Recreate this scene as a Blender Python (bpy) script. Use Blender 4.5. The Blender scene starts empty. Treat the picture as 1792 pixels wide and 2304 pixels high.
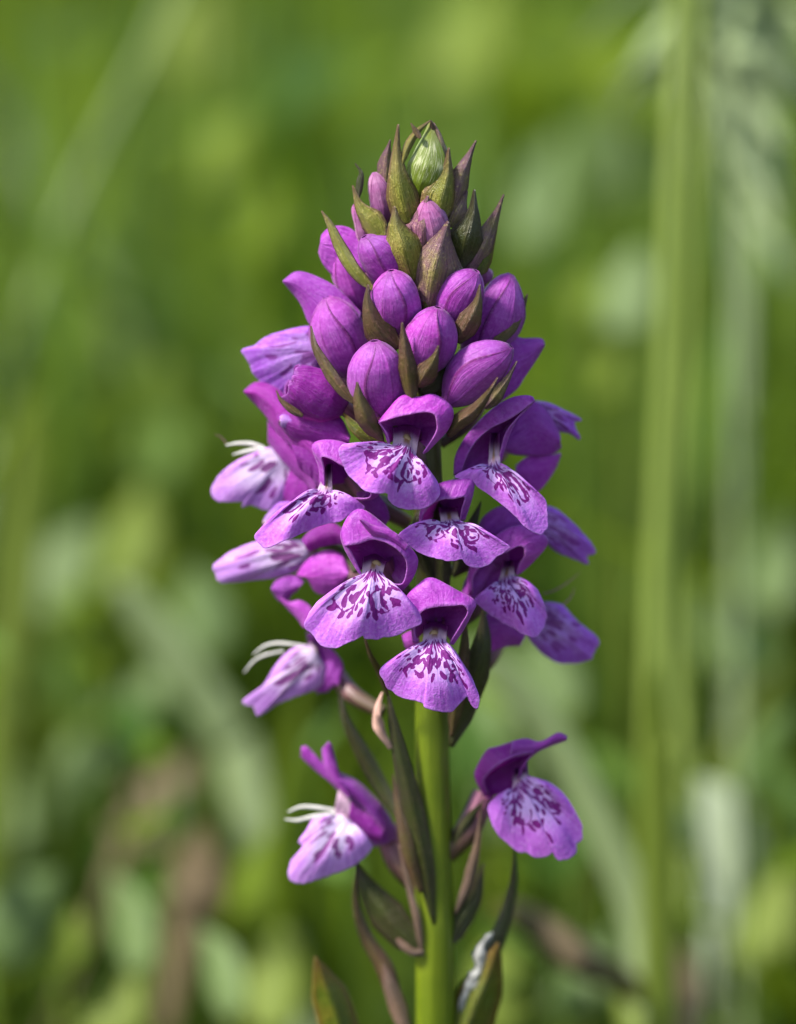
import bpy, math, random
import numpy as np
from mathutils import Vector, Matrix

random.seed(7)
RNG = np.random.default_rng(11)
scene = bpy.context.scene
col = scene.collection

# ---------------------------------------------------------------- camera
W, H = 1792, 2304                    # photograph pixels
PXM = 1.0 / 23500.0                  # metres per photograph pixel at the stem
DIST = 0.40                          # camera to stem
PITCH = math.radians(10.0)
Z0 = 0.18                            # height of the stem where the picture's centre lies
FWD = np.array([0.0, math.cos(PITCH), -math.sin(PITCH)])
UP = np.array([0.0, math.sin(PITCH), math.cos(PITCH)])
RIGHT = np.array([1.0, 0.0, 0.0])
CAM = np.array([0.0, 0.0, Z0]) - FWD * DIST

cam_data = bpy.data.cameras.new("camera")
cam = bpy.data.objects.new("camera", cam_data)
col.objects.link(cam)
cam.location = CAM
cam.rotation_euler = (math.radians(90) - PITCH, 0, 0)
cam_data.sensor_fit = 'VERTICAL'
cam_data.sensor_height = 36.0
cam_data.sensor_width = 28.0
cam_data.lens = 36.0 * DIST / (H * PXM)
cam_data.clip_start = 0.01
cam_data.clip_end = 400.0
cam_data.dof.use_dof = True
cam_data.dof.focus_distance = DIST - 168 * PXM
cam_data.dof.aperture_fstop = cam_data.lens / 17.5
cam_data.dof.aperture_blades = 0
scene.camera = cam

# ---------------------------------------------------------------- light
SUN_AZ = math.radians(-114)           # seen from above, 0 = behind the orchid (+Y), negative = to the left
SUN_EL = math.radians(50)
sun_dir = Vector((math.sin(SUN_AZ) * math.cos(SUN_EL), math.cos(SUN_AZ) * math.cos(SUN_EL), math.sin(SUN_EL)))
world = bpy.data.worlds.new("World")
scene.world = world
world.use_nodes = True
wn, wl = world.node_tree.nodes, world.node_tree.links
sky = wn.new('ShaderNodeTexSky')
sky.sky_type = 'NISHITA'
sky.sun_disc = False
sky.sun_elevation = SUN_EL
sky.sun_rotation = SUN_AZ
sky.air_density = 1.0
sky.dust_density = 2.0
wn['Background'].inputs['Strength'].default_value = 0.135
wl.new(sky.outputs[0], wn['Background'].inputs[0])
sun_data = bpy.data.lights.new("sun", 'SUN')
sun_data.energy = 4.2
sun_data.angle = math.radians(8.0)
sun_data.color = (1.0, 0.95, 0.87)
sun = bpy.data.objects.new("sun", sun_data)
col.objects.link(sun)
sun.rotation_euler = sun_dir.to_track_quat('Z', 'Y').to_euler()
sun.location = (-1, 0, 2)

scene.view_settings.view_transform = 'Standard'
scene.view_settings.look = 'None'
scene.view_settings.gamma = 1.0
scene.view_settings.use_curve_mapping = False
scene.view_settings.exposure = 1.1
scene.render.engine = 'CYCLES'
scene.cycles.use_denoising = True
scene.cycles.max_bounces = 6
scene.cycles.transmission_bounces = 6
scene.cycles.sample_clamp_indirect = 6.0

# ---------------------------------------------------------------- pixel helpers
TILT = math.tan(PITCH)
ZOOM = {0: (0, 0, 1.0), 1: (600, 250, 650 / 1699), 2: (450, 700, 500 / 1699), 3: (850, 700, 500 / 1699),
        4: (450, 1050, 500 / 1699), 5: (850, 1050, 520 / 1699), 6: (600, 1550, 400 / 1699),
        7: (950, 1550, 400 / 1699), 8: (650, 1900, 600 / 1699),
        11: (0, 0, 896 / 1699), 12: (896, 0, 896 / 1699), 13: (0, 1152, 896 / 1699), 14: (896, 1152, 896 / 1699)}


def unz(k, pts):
    """points of the enlargement k -> photograph pixels; third value (depth towards the viewer) kept"""
    ox, oy, s = ZOOM[k]
    out = []
    for p in pts:
        q = [ox + p[0] * s, oy + p[1] * s]
        if len(p) > 2:
            q.append(p[2])
        out.append(q)
    return np.array(out, float)


def P(a):
    """(x, y, d): photograph pixel and depth towards the viewer, in pixels at the stem's scale, from the vertical
    plane through the stem"""
    a = np.asarray(a, float)
    x, y, d = a[..., 0], a[..., 1], a[..., 2]
    depth = DIST + ((y - H / 2) * TILT - d) * PXM
    k = depth / DIST * PXM
    return CAM + depth[..., None] * FWD + ((x - W / 2) * k)[..., None] * RIGHT - ((y - H / 2) * k)[..., None] * UP


def stem_x(y):
    return np.interp(y, [250, 700, 1000, 1300, 1650, 2304], [950, 950, 958, 970, 972, 980])


def spike_r(y):
    return np.interp(y, [270, 400, 500, 600, 700, 800, 900, 1000, 1300, 1700], [35, 70, 105, 140, 170, 200, 225, 240, 250, 230])


def dA(x, y, k=0.75):
    r = spike_r(y)
    return k * math.sqrt(max(0.0, r * r - (x - stem_x(y)) ** 2))


def cr(pts, n, params=None):
    """Catmull-Rom through pts (any trailing shape), n samples"""
    pts = np.asarray(pts, float)
    m = len(pts)
    if m == 1:
        return np.repeat(pts, n, 0)
    if m == 2:
        t = np.linspace(0, 1, n).reshape((n,) + (1,) * (pts.ndim - 1))
        return pts[0] * (1 - t) + pts[1] * t
    ext = np.concatenate([[2 * pts[0] - pts[1]], pts, [2 * pts[-1] - pts[-2]]])
    u = np.linspace(0, m - 1, n) if params is None else params
    i = np.clip(np.floor(u).astype(int), 0, m - 2)
    f = (u - i).reshape((n,) + (1,) * (pts.ndim - 1))
    p0, p1, p2, p3 = ext[i], ext[i + 1], ext[i + 2], ext[i + 3]
    return 0.5 * (2 * p1 + (p2 - p0) * f + (2 * p0 - 5 * p1 + 4 * p2 - p3) * f ** 2 + (3 * p1 - p0 - 3 * p2 + p3) * f ** 3)


def resample(pts, n):
    """even steps along a Catmull-Rom curve"""
    c = cr(pts, max(200, n * 6))
    s = np.concatenate([[0], np.cumsum(np.linalg.norm(np.diff(c[:, :2], axis=0), axis=1) + 1e-9)])
    t = np.linspace(0, s[-1], n)
    return np.stack([np.interp(t, s, c[:, j]) for j in range(c.shape[1])], 1)


BASE = np.array([0.0, 0.0, 0.0])


def link(name, me, mat, parent=None):
    o = bpy.data.objects.new(name, me)
    col.objects.link(o)
    if mat is not None:
        me.materials.append(mat)
    if parent is not None:
        o.parent = parent
    return o


def grid_mesh(name, V, uv=None, close_u=False):
    """V (nv, nu, 3) world points -> mesh with uv"""
    nv, nu, _ = V.shape
    me = bpy.data.meshes.new(name)
    verts = V.reshape(-1, 3)
    j, i = np.meshgrid(np.arange(nv - 1), np.arange(nu if close_u else nu - 1), indexing='ij')
    i2 = (i + 1) % nu
    faces = np.stack([j * nu + i, j * nu + i2, (j + 1) * nu + i2, (j + 1) * nu + i], -1).reshape(-1, 4)
    me.from_pydata(verts.tolist(), [], faces.tolist())
    uvl = me.uv_layers.new(name="UVMap")
    if uv is None:
        uu, vv = np.meshgrid(np.linspace(0, 1, nu), np.linspace(0, 1, nv))
        uv = np.stack([uu, vv], -1)
    fl = faces.reshape(-1)
    uvs = uv.reshape(-1, 2)[fl]
    if close_u:
        q = uvs.reshape(-1, 4, 2)
        wrap = (i2.reshape(-1) == 0)
        q[wrap, 1, 0] = 1.0
        q[wrap, 2, 0] = 1.0
        uvs = q.reshape(-1, 2)
    uvl.data.foreach_set('uv', uvs.reshape(-1).astype(np.float32))
    me.polygons.foreach_set('use_smooth', np.ones(len(faces), bool))
    me.update()
    return me


def thicken(o, mm):
    m = o.modifiers.new('thickness', 'SOLIDIFY')
    m.thickness = mm * 0.001
    m.offset = 0.0
    return o


def ruffle(nu, nv, amp, seed):
    """small waves that grow to the edge (last row)"""
    r = np.random.default_rng(seed)
    u = np.linspace(0, 1, nu)
    w = sum(r.normal() / k * np.sin(2 * math.pi * k * u + r.uniform(0, 6.28)) for k in (1.5, 3, 5, 8, 13))
    v = np.linspace(0, 1, nv)[:, None] ** 2.5
    return amp * w[None, :] * v


SEED = [0]


def nseed():
    SEED[0] += 1
    return SEED[0]


# ---------------------------------------------------------------- materials
def newmat(name):
    m = bpy.data.materials.new(name)
    m.use_nodes = True
    nt = m.node_tree
    for n in list(nt.nodes):
        nt.nodes.remove(n)
    return m, nt


class G:
    """short hand for node trees"""
    def __init__(s, nt):
        s.nt = nt

    def n(s, typ, **kw):
        node = s.nt.nodes.new(typ)
        for k, v in kw.items():
            setattr(node, k, v)
        return node

    def l(s, a, b):
        s.nt.links.new(a, b)

    def val(s, sock, v):
        if hasattr(v, 'is_output') or isinstance(v, bpy.types.NodeSocket):
            s.l(v, sock)
        else:
            sock.default_value = v

    def math(s, op, a, b=0.0, c=None, clamp=False):
        n = s.n('ShaderNodeMath', operation=op, use_clamp=clamp)
        s.val(n.inputs[0], a)
        s.val(n.inputs[1], b)
        if c is not None:
            s.val(n.inputs[2], c)
        return n.outputs[0]

    def mix(s, f, a, b, blend='MIX'):
        n = s.n('ShaderNodeMix', data_type='RGBA', blend_type=blend)
        s.val(n.inputs[0], f)
        s.val(n.inputs[6], a if not isinstance(a, tuple) else (*a, 1.0)[:4])
        s.val(n.inputs[7], b if not isinstance(b, tuple) else (*b, 1.0)[:4])
        return n.outputs[2]

    def ramp(s, f, lo, hi, smooth=True):
        n = s.n('ShaderNodeMapRange', interpolation_type='SMOOTHSTEP' if smooth else 'LINEAR')
        s.val(n.inputs[0], f)
        n.inputs[1].default_value = lo
        n.inputs[2].default_value = hi
        return n.outputs[0]

    def comb(s, x, y, z=0.0):
        n = s.n('ShaderNodeCombineXYZ')
        s.val(n.inputs[0], x)
        s.val(n.inputs[1], y)
        s.val(n.inputs[2], z)
        return n.outputs[0]

    def noise(s, vec, scale, detail=2.0, rough=0.5, dist=0.0):
        n = s.n('ShaderNodeTexNoise')
        if vec is not None:
            s.l(vec, n.inputs['Vector'])
        n.inputs['Scale'].default_value = scale
        n.inputs['Detail'].default_value = detail
        n.inputs['Roughness'].default_value = rough
        n.inputs['Distortion'].default_value = dist
        return n.outputs[0]

    def obj(s):
        return s.n('ShaderNodeTexCoord').outputs['Object']

    def uv(s):
        sep = s.n('ShaderNodeSeparateXYZ')
        s.l(s.n('ShaderNodeUVMap').outputs[0], sep.inputs[0])
        return sep.outputs[0], sep.outputs[1]

    def rnd(s):
        return s.n('ShaderNodeObjectInfo').outputs['Random']

    def leaf(s, color, trans, tcolor=None, rough=0.5, spec=0.3, bump=None, bstr=0.3, bdist=0.0001, sheen=0.0):
        p = s.n('ShaderNodeBsdfPrincipled')
        s.val(p.inputs['Base Color'], color if not isinstance(color, tuple) else (*color, 1.0)[:4])
        p.inputs['Roughness'].default_value = rough
        p.inputs['Specular IOR Level'].default_value = spec
        if sheen:
            p.inputs['Sheen Weight'].default_value = sheen
        t = s.n('ShaderNodeBsdfTranslucent')
        tc = tcolor if tcolor is not None else color
        s.val(t.inputs['Color'], tc if not isinstance(tc, tuple) else (*tc, 1.0)[:4])
        if bump is not None:
            b = s.n('ShaderNodeBump')
            b.inputs['Strength'].default_value = bstr
            b.inputs['Distance'].default_value = bdist
            s.l(bump, b.inputs['Height'])
            s.l(b.outputs[0], p.inputs['Normal'])
            s.l(b.outputs[0], t.inputs['Normal'])
        mx = s.n('ShaderNodeMixShader')
        s.val(mx.inputs[0], trans)
        s.l(p.outputs[0], mx.inputs[1])
        s.l(t.outputs[0], mx.inputs[2])
        out = s.n('ShaderNodeOutputMaterial')
        s.l(mx.outputs[0], out.inputs[0])
        return p


def petal_material(name, base, vein, pale, trans=0.35, tcol=(0.62, 0.05, 0.62), veins=9.0, rough=0.5, seam=None, vk=0.6, bs=0.6):
    """soft violet tissue with fine lengthwise veins and a sparkling cell texture"""
    m, nt = newmat(name)
    g = G(nt)
    u, v = g.uv()
    o = g.obj()
    r = g.rnd()
    wob = g.noise(o, 420.0, 2.0)
    uu = g.math('ADD', g.math('MULTIPLY', u, veins), g.math('MULTIPLY', wob, 1.6))
    lines = g.noise(g.comb(uu, g.math('MULTIPLY', v, 0.9), g.math('MULTIPLY', r, 30.0)), 2.3, 3.0, 0.6)
    vmask = g.math('MULTIPLY', g.ramp(lines, 0.50, 0.64), vk)
    patch = g.noise(o, 260.0, 3.0, 0.6)
    c = g.mix(g.math('MULTIPLY', g.ramp(patch, 0.38, 0.72), 0.55), base, pale)
    c = g.mix(vmask, c, vein)
    if seam:
        ed = g.math('ABSOLUTE', g.math('SUBTRACT', u, 0.5))
        c = g.mix(g.math('MULTIPLY', g.ramp(ed, 0.40, 0.47), 0.92), c, seam)
        c = g.mix(g.math('MULTIPLY', g.ramp(ed, 0.03, 0.0), 0.55), c, seam)
        c = g.mix(g.math('MULTIPLY', g.ramp(v, 0.86, 0.99), 0.6), c, seam)
    if not seam:
        c = g.mix(g.math('MULTIPLY', g.ramp(v, 0.95, 1.0), 0.5), c, (0.50, 0.20, 0.62))
    fine = g.noise(o, 3000.0, 2.0, 0.7)
    c = g.mix(g.math('MULTIPLY', g.ramp(fine, 0.45, 0.75), 0.13), c, (0.7, 0.4, 0.8))
    c = g.mix(g.math('MULTIPLY', g.ramp(fine, 0.55, 0.25), 0.22), c, vein)
    hsv = g.n('ShaderNodeHueSaturation')
    g.l(g.math('ADD', 0.485, g.math('MULTIPLY', r, 0.03)), hsv.inputs['Hue'])
    g.l(g.math('ADD', 0.85, g.math('MULTIPLY', r, 0.3)), hsv.inputs['Value'])
    g.l(c, hsv.inputs['Color'])
    h = g.math('ADD', g.math('MULTIPLY', fine, 0.5), g.math('MULTIPLY', lines, -1.2))
    g.leaf(hsv.outputs[0], trans, tcol, rough, 0.35, h, bs, 0.00022, sheen=0.12)
    return m


M = {}
M['petal'] = petal_material('violet_petal', (0.36, 0.036, 0.42), (0.19, 0.009, 0.26), (0.43, 0.10, 0.56), 0.33, (0.52, 0.015, 0.50))
M['petal_magenta'] = petal_material('magenta_petal', (0.31, 0.018, 0.35), (0.18, 0.004, 0.22), (0.37, 0.055, 0.44), 0.5, (0.58, 0.015, 0.54))
M['bud'] = petal_material('bud_tepal', (0.31, 0.030, 0.34), (0.11, 0.006, 0.15), (0.37, 0.095, 0.46), 0.14, (0.42, 0.02, 0.40), 14.0, 0.55, (0.14, 0.005, 0.13), 0.32, 0.40)
M['bud_pink'] = petal_material('pink_bud_tepal', (0.34, 0.09, 0.27), (0.20, 0.02, 0.15), (0.46, 0.24, 0.37), 0.12, (0.45, 0.12, 0.36), 12.0, 0.45, (0.18, 0.03, 0.13), 0.6, 0.5)


def lip_material(name, spot_mul=1.0, pale=(0.59, 0.39, 0.76), margin=(0.44, 0.115, 0.58), scale=(12.5, 4.8), dens=0.44, lw=0.05):
    """lip: white throat, pale centre with dark loops and dashes radiating from it, violet margin.  UV: u round the
    edge, v from inside the throat (0) over its mouth (0.15) to the edge (1)"""
    m, nt = newmat(name)
    g = G(nt)
    u, v = g.uv()
    o = g.obj()
    r = g.rnd()
    off = g.math('MULTIPLY', r, 40.0)
    # slight irregularity of the coordinates
    w1 = g.math('SUBTRACT', g.noise(o, 330.0, 2.0), 0.5)
    w2 = g.math('SUBTRACT', g.noise(o, 410.0, 2.0), 0.5)
    uc = g.math('SUBTRACT', u, 0.5)
    ang = g.math('ADD', g.math('MULTIPLY', uc, scale[0]), g.math('MULTIPLY', w1, 1.5))
    rad = g.math('ADD', g.math('MULTIPLY', v, scale[1]), g.math('MULTIPLY', w2, 0.5))
    vec = g.comb(ang, rad, off)
    spots = g.ramp(g.n('ShaderNodeAttribute', attribute_name='mark').outputs['Fac'], 0.3, 0.7)
    # where the drawing lives
    wav = g.math('MULTIPLY', g.math('SUBTRACT', g.noise(g.comb(g.math('MULTIPLY', u, 5.0), off), 1.6, 2.0), 0.5), 0.42)
    vv = g.math('ADD', v, wav)
    side = g.math('MULTIPLY', g.math('MULTIPLY', uc, uc), 1.25)
    vs = g.math('ADD', vv, side)
    spots = g.math('MULTIPLY', spots, spot_mul)
    white = g.math('MULTIPLY', g.ramp(vs, 0.86, 0.50), g.ramp(v, 0.05, 0.16))
    fine = g.noise(o, 2800.0, 2.0, 0.7)
    patch = g.noise(o, 300.0, 3.0, 0.6)
    veins = g.noise(g.comb(g.math('MULTIPLY', u, 26.0), g.math('MULTIPLY', v, 1.6), off), 1.5, 3.0)
    mar = g.mix(g.math('MULTIPLY', g.ramp(patch, 0.35, 0.7), 0.6), margin, tuple(min(1, c * 1.35 + 0.04) for c in margin))
    mar = g.mix(g.math('MULTIPLY', g.ramp(veins, 0.5, 0.72), 0.45), mar, (0.22, 0.03, 0.36))
    c = g.mix(g.math('MULTIPLY', white, 0.92), mar, pale)
    c = g.mix(g.math('MULTIPLY', g.ramp(fine, 0.45, 0.75), 0.18), c, (0.74, 0.6, 0.85))
    c = g.mix(g.math('MULTIPLY', g.ramp(fine, 0.52, 0.25), 0.25), c, (0.26, 0.05, 0.38))
    au = g.math('ABSOLUTE', uc)
    inner = g.ramp(v, 0.17, 0.10)
    incol = g.mix(g.ramp(au, 0.08, 0.22), (0.34, 0.20, 0.10), (0.60, 0.42, 0.54))
    incol = g.mix(g.ramp(v, 0.10, 0.03), incol, (0.13, 0.012, 0.13))
    c = g.mix(inner, c, incol)
    spotcol = g.mix(g.ramp(fine, 0.3, 0.8), (0.13, 0.0006, 0.135), (0.18, 0.003, 0.18))
    c = g.mix(g.math('MULTIPLY', spots, 0.96), c, spotcol)
    # thin dry rim
    rim = g.math('MULTIPLY', g.ramp(v, 0.955, 1.0), 0.35)
    c = g.mix(rim, c, (0.5, 0.28, 0.66))
    h = g.math('ADD', g.math('MULTIPLY', fine, 0.6), g.math('MULTIPLY', veins, -0.9))
    g.leaf(c, 0.26, g.mix(g.math('MULTIPLY', g.ramp(v, 0.12, 0.3), 0.5), c, (0.48, 0.12, 0.55)), 0.55, 0.15, h, 0.6, 0.00022, sheen=0.0)
    return m


M['lip'] = lip_material('spotted_lip')
M['lip_pale'] = lip_material('pale_spotted_lip', 0.9, (0.72, 0.58, 0.82), (0.52, 0.24, 0.66), (9.0, 4.2), 0.36, 0.022)
M['lip_faint'] = lip_material('faint_spotted_lip', 0.7, (0.46, 0.24, 0.64), (0.33, 0.09, 0.53), (9.0, 4.2), 0.38, 0.03)


def bract_material(name, c1, c2, tip, trans=0.18):
    m, nt = newmat(name)
    g = G(nt)
    u, v = g.uv()
    o = g.obj()
    r = g.rnd()
    lines = g.noise(g.comb(g.math('MULTIPLY', u, 20.0), g.math('MULTIPLY', v, 1.3), g.math('MULTIPLY', r, 20.0)), 1.6, 3.0, 0.6)
    patch = g.noise(o, 330.0, 3.0, 0.65)
    c = g.mix(g.ramp(patch, 0.35, 0.68), c1, c2)
    c = g.mix(g.math('MULTIPLY', g.ramp(lines, 0.46, 0.62), 0.7), c, tuple(x * 0.45 for x in c1))
    edge = g.ramp(g.math('ABSOLUTE', g.math('SUBTRACT', u, 0.5)), 0.28, 0.48)
    c = g.mix(g.math('MULTIPLY', edge, 0.75), c, tip)
    c = g.mix(g.math('MULTIPLY', g.ramp(v, 0.35, 0.0), 0.75), c, tip)
    fine = g.noise(o, 2600.0, 2.0, 0.7)
    c = g.mix(g.math('MULTIPLY', g.ramp(fine, 0.54, 0.72), 0.5), c, tuple(min(0.5, x * 2.1 + 0.01) for x in c2))
    c = g.mix(g.math('MULTIPLY', g.ramp(fine, 0.45, 0.25), 0.3), c, tuple(x * 0.35 for x in c1))
    h = g.math('ADD', g.math('MULTIPLY', fine, 0.6), g.math('MULTIPLY', lines, -1.2))
    g.leaf(c, trans, g.mix(0.4, c, (0.30, 0.36, 0.04)), 0.38, 0.5, h, 0.8, 0.00025)
    return m


M['bract'] = bract_material('olive_bract', (0.20, 0.21, 0.025), (0.25, 0.20, 0.05), (0.13, 0.055, 0.04))
M['bract_purple'] = bract_material('purple_bract', (0.22, 0.11, 0.14), (0.22, 0.18, 0.06), (0.11, 0.045, 0.06))
M['bract_pink'] = bract_material('pink_bract', (0.26, 0.10, 0.17), (0.22, 0.14, 0.09), (0.18, 0.07, 0.10))
M['bract_dark'] = bract_material('dark_bract', (0.045, 0.058, 0.008), (0.055, 0.050, 0.016), (0.06, 0.038, 0.026))
M['bract_brown'] = bract_material('brown_bract', (0.13, 0.10, 0.025), (0.13, 0.065, 0.04), (0.09, 0.04, 0.03))
M['bract_dry'] = bract_material('dry_bract', (0.24, 0.15, 0.10), (0.18, 0.12, 0.09), (0.22, 0.12, 0.09))
M['bract_green'] = bract_material('green_leaf', (0.09, 0.13, 0.008), (0.15, 0.14, 0.012), (0.17, 0.08, 0.015), 0.3)


def crown_material():
    m, nt = newmat('green_white_top_bud')
    g = G(nt)
    u, v = g.uv()
    o = g.obj()
    st = g.noise(g.comb(g.math('MULTIPLY', u, 16.0), g.math('MULTIPLY', v, 2.6), 3.0), 2.0, 4.0, 0.65)
    big = g.noise(o, 300.0, 2.0)
    m1 = g.math('MULTIPLY', g.ramp(st, 0.46, 0.62), g.math('MULTIPLY', g.ramp(v, 0.18, 0.42), g.ramp(v, 0.95, 0.7)))
    c = g.mix(m1, (0.12, 0.17, 0.012), (0.40, 0.42, 0.24))
    c = g.mix(g.math('MULTIPLY', g.ramp(v, 0.72, 1.0), 0.6), c, (0.26, 0.14, 0.09))
    c = g.mix(g.math('MULTIPLY', g.ramp(big, 0.52, 0.66), 0.55), c, (0.13, 0.20, 0.01))
    g.leaf(c, 0.15, None, 0.4, 0.4, st, 0.7, 0.0002)
    return m


M['crown'] = crown_material()


def stem_material():
    m, nt = newmat('green_stem')
    g = G(nt)
    o = g.obj()
    sep = g.n('ShaderNodeSeparateXYZ')
    g.l(o, sep.inputs[0])
    u, v = g.uv()
    lines = g.noise(g.comb(g.math('MULTIPLY', u, 30.0), g.math('MULTIPLY', v, 2.0)), 1.5, 3.0)
    patch = g.noise(o, 160.0, 3.0)
    c = g.mix(g.ramp(patch, 0.3, 0.7), (0.085, 0.125, 0.003), (0.12, 0.16, 0.006))
    c = g.mix(g.math('MULTIPLY', g.ramp(lines, 0.5, 0.7), 0.4), c, (0.07, 0.10, 0.004))
    up = g.ramp(sep.outputs[2], 0.163, 0.174)  # upper stem among the flowers: their shade is painted into the colour
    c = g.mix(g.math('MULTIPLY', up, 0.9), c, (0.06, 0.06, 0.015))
    p = g.leaf(c, 0.0, None, 0.35, 0.5, lines, 0.35, 0.0002)
    p.inputs['Subsurface Weight'].default_value = 0.12
    p.inputs['Subsurface Radius'].default_value = (0.3, 0.6, 0.05)
    p.inputs['Subsurface Scale'].default_value = 0.002
    return m


M['stem'] = stem_material()


def ovary_material():
    m, nt = newmat('ribbed_ovary')
    g = G(nt)
    u, v = g.uv()
    o = g.obj()
    lines = g.noise(g.comb(g.math('MULTIPLY', u, 8.0), g.math('MULTIPLY', v, 1.0)), 2.0, 2.0)
    c = g.mix(g.ramp(v, 0.0, 0.8), (0.30, 0.10, 0.18), (0.10, 0.075, 0.03))
    c = g.mix(g.math('MULTIPLY', g.ramp(lines, 0.45, 0.65), 0.6), c, (0.08, 0.03, 0.04))
    g.leaf(c, 0.1, None, 0.45, 0.4, lines, 0.5, 0.0003)
    return m


M['ovary'] = ovary_material()


def plain(name, c, var=0.3, rough=0.5, trans=0.0, scale=600.0, tcol=None, spec=0.3):
    m, nt = newmat(name)
    g = G(nt)
    o = g.obj()
    f = g.noise(o, scale, 3.0, 0.6)
    cc = g.mix(g.ramp(f, 0.3, 0.7), tuple(x * (1 - var) for x in c), tuple(min(1, x * (1 + var)) for x in c))
    g.leaf(cc, trans, tcol if tcol else cc, rough, spec, f, 0.4, 0.0002)
    return m


M['column'] = plain('pale_column', (0.36, 0.25, 0.13), 0.35, 0.5, 0.2, 1500.0)
M['filament'] = plain('white_filament', (0.72, 0.70, 0.66), 0.12, 0.45, 0.3, 800.0)
M['throat'] = plain('pink_throat', (0.50, 0.32, 0.44), 0.25, 0.5, 0.3, 900.0)
M['whisker'] = plain('pink_whisker', (0.30, 0.10, 0.18), 0.3, 0.5, 0.2, 800.0)
M['fluff'] = plain('white_fluff', (0.33, 0.33, 0.31), 0.35, 0.6, 0.2, 1400.0)
M['withered'] = plain('withered_pink', (0.52, 0.32, 0.26), 0.25, 0.6, 0.25, 900.0)


def grass_material(name, c1, c2, trans=0.45, tint=False, scale=18.0, spec=0.18, rough=0.55):
    m, nt = newmat(name)
    g = G(nt)
    o = g.obj()
    if tint:
        a = g.n('ShaderNodeAttribute', attribute_name='tint').outputs['Color']
        f = g.noise(o, scale, 2.0)
        c = g.mix(g.ramp(f, 0.3, 0.7), c1, c2)
        c = g.mix(1.0, c, a, 'MULTIPLY')
    else:
        f = g.noise(o, scale, 3.0)
        c = g.mix(g.ramp(f, 0.35, 0.65), c1, c2)
    g.leaf(c, trans, g.mix(0.5, c, (0.30, 0.42, 0.02)), rough, spec, None)
    return m


M['grass'] = grass_material('meadow_grass', (0.048, 0.090, 0.014), (0.080, 0.130, 0.024), 0.44, True)
M['grass_fresh'] = grass_material('fresh_grass', (0.145, 0.20, 0.025), (0.18, 0.235, 0.04), 0.4)
M['grass_bright'] = grass_material('bright_grass', (0.20, 0.27, 0.05), (0.24, 0.31, 0.075), 0.35)
M['grass_pale'] = grass_material('pale_grass', (0.22, 0.29, 0.13), (0.28, 0.35, 0.18), 0.3)
M['leaf_yellow'] = grass_material('yellow_green_leaf', (0.13, 0.20, 0.006), (0.17, 0.24, 0.012), 0.5)
M['leaf_olive'] = grass_material('olive_leaf', (0.09, 0.14, 0.006), (0.12, 0.17, 0.012), 0.4)
M['leaf_blue'] = grass_material('blue_green_leaf', (0.095, 0.15, 0.045), (0.135, 0.195, 0.07), 0.3, spec=0.2)
M['leaf_white'] = grass_material('whitish_leaf', (0.27, 0.34, 0.22), (0.34, 0.40, 0.28), 0.25)
M['leaf_dry'] = grass_material('dry_leaf', (0.12, 0.09, 0.05), (0.17, 0.13, 0.075), 0.2)
M['ground'] = None

# ---------------------------------------------------------------- setting: ground
m, nt = newmat('meadow_soil')
g = G(nt)
o_ = g.obj()
f1 = g.noise(o_, 9.0, 5.0, 0.65)
f2 = g.noise(o_, 70.0, 4.0, 0.7)
c_ = g.mix(g.ramp(f1, 0.35, 0.65), (0.035, 0.05, 0.012), (0.06, 0.045, 0.025))
c_ = g.mix(g.math('MULTIPLY', g.ramp(f2, 0.5, 0.7), 0.6), c_, (0.06, 0.09, 0.02))
g.leaf(c_, 0.0, None, 0.9, 0.1, f2, 0.8, 0.01)
n = 90
ax = np.sign(np.linspace(-1, 1, n)) * (np.abs(np.linspace(-1, 1, n)) ** 4) * 120
gx, gy = np.meshgrid(ax, ax)
gz = 0.012 * np.sin(gx * 3.1 + 1) * np.cos(gy * 2.7) * np.exp(-((np.abs(gx) + np.abs(gy)) / 6) ** 2) - 0.004
ground = link('ground', grid_mesh('ground', np.stack([gx, gy, gz], -1)), m)
ground['kind'] = 'structure'

# ---------------------------------------------------------------- orchid builders
orchid = bpy.data.objects.new('marsh_orchid', None)
col.objects.link(orchid)
base_w = P(np.array([[980.0, 2304.0, 0.0]]))[0]
BASE = np.array([base_w[0], 0.0, 0.0])
orchid.location = BASE
orchid.empty_display_size = 0.02
orchid['label'] = 'purple marsh orchid with spotted lips and a cone of buds on a green stem'
orchid['category'] = 'orchid'


def local(V):
    return V - BASE


def tube(name, path, radii, mat, parent, nu=14, nv=24, ribs=0, rib=0.0, squash=1.0):
    """path: (x, y, d) px points; radii in px"""
    c = cr(path, nv)
    r = np.interp(np.linspace(0, 1, nv), np.linspace(0, 1, len(radii)), radii)
    w = P(c)
    t = np.gradient(w, axis=0)
    t /= np.linalg.norm(t, axis=1)[:, None] + 1e-12
    s = np.cross(t, FWD)
    s /= np.linalg.norm(s, axis=1)[:, None] + 1e-12
    b = np.cross(s, t)
    a = np.linspace(0, 2 * math.pi, nu, endpoint=False)
    rr = r[:, None] * PXM * (1 + rib * np.cos(ribs * a)[None, :])
    V = w[:, None, :] + rr[..., None] * (np.cos(a)[None, :, None] * s[:, None, :] + squash * np.sin(a)[None, :, None] * b[:, None, :])
    me = grid_mesh(name, local(V), close_u=True, uv=np.stack(np.meshgrid(a / (2 * math.pi), np.linspace(0, 1, nv)), -1))
    return link(name, me, mat, parent)


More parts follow.
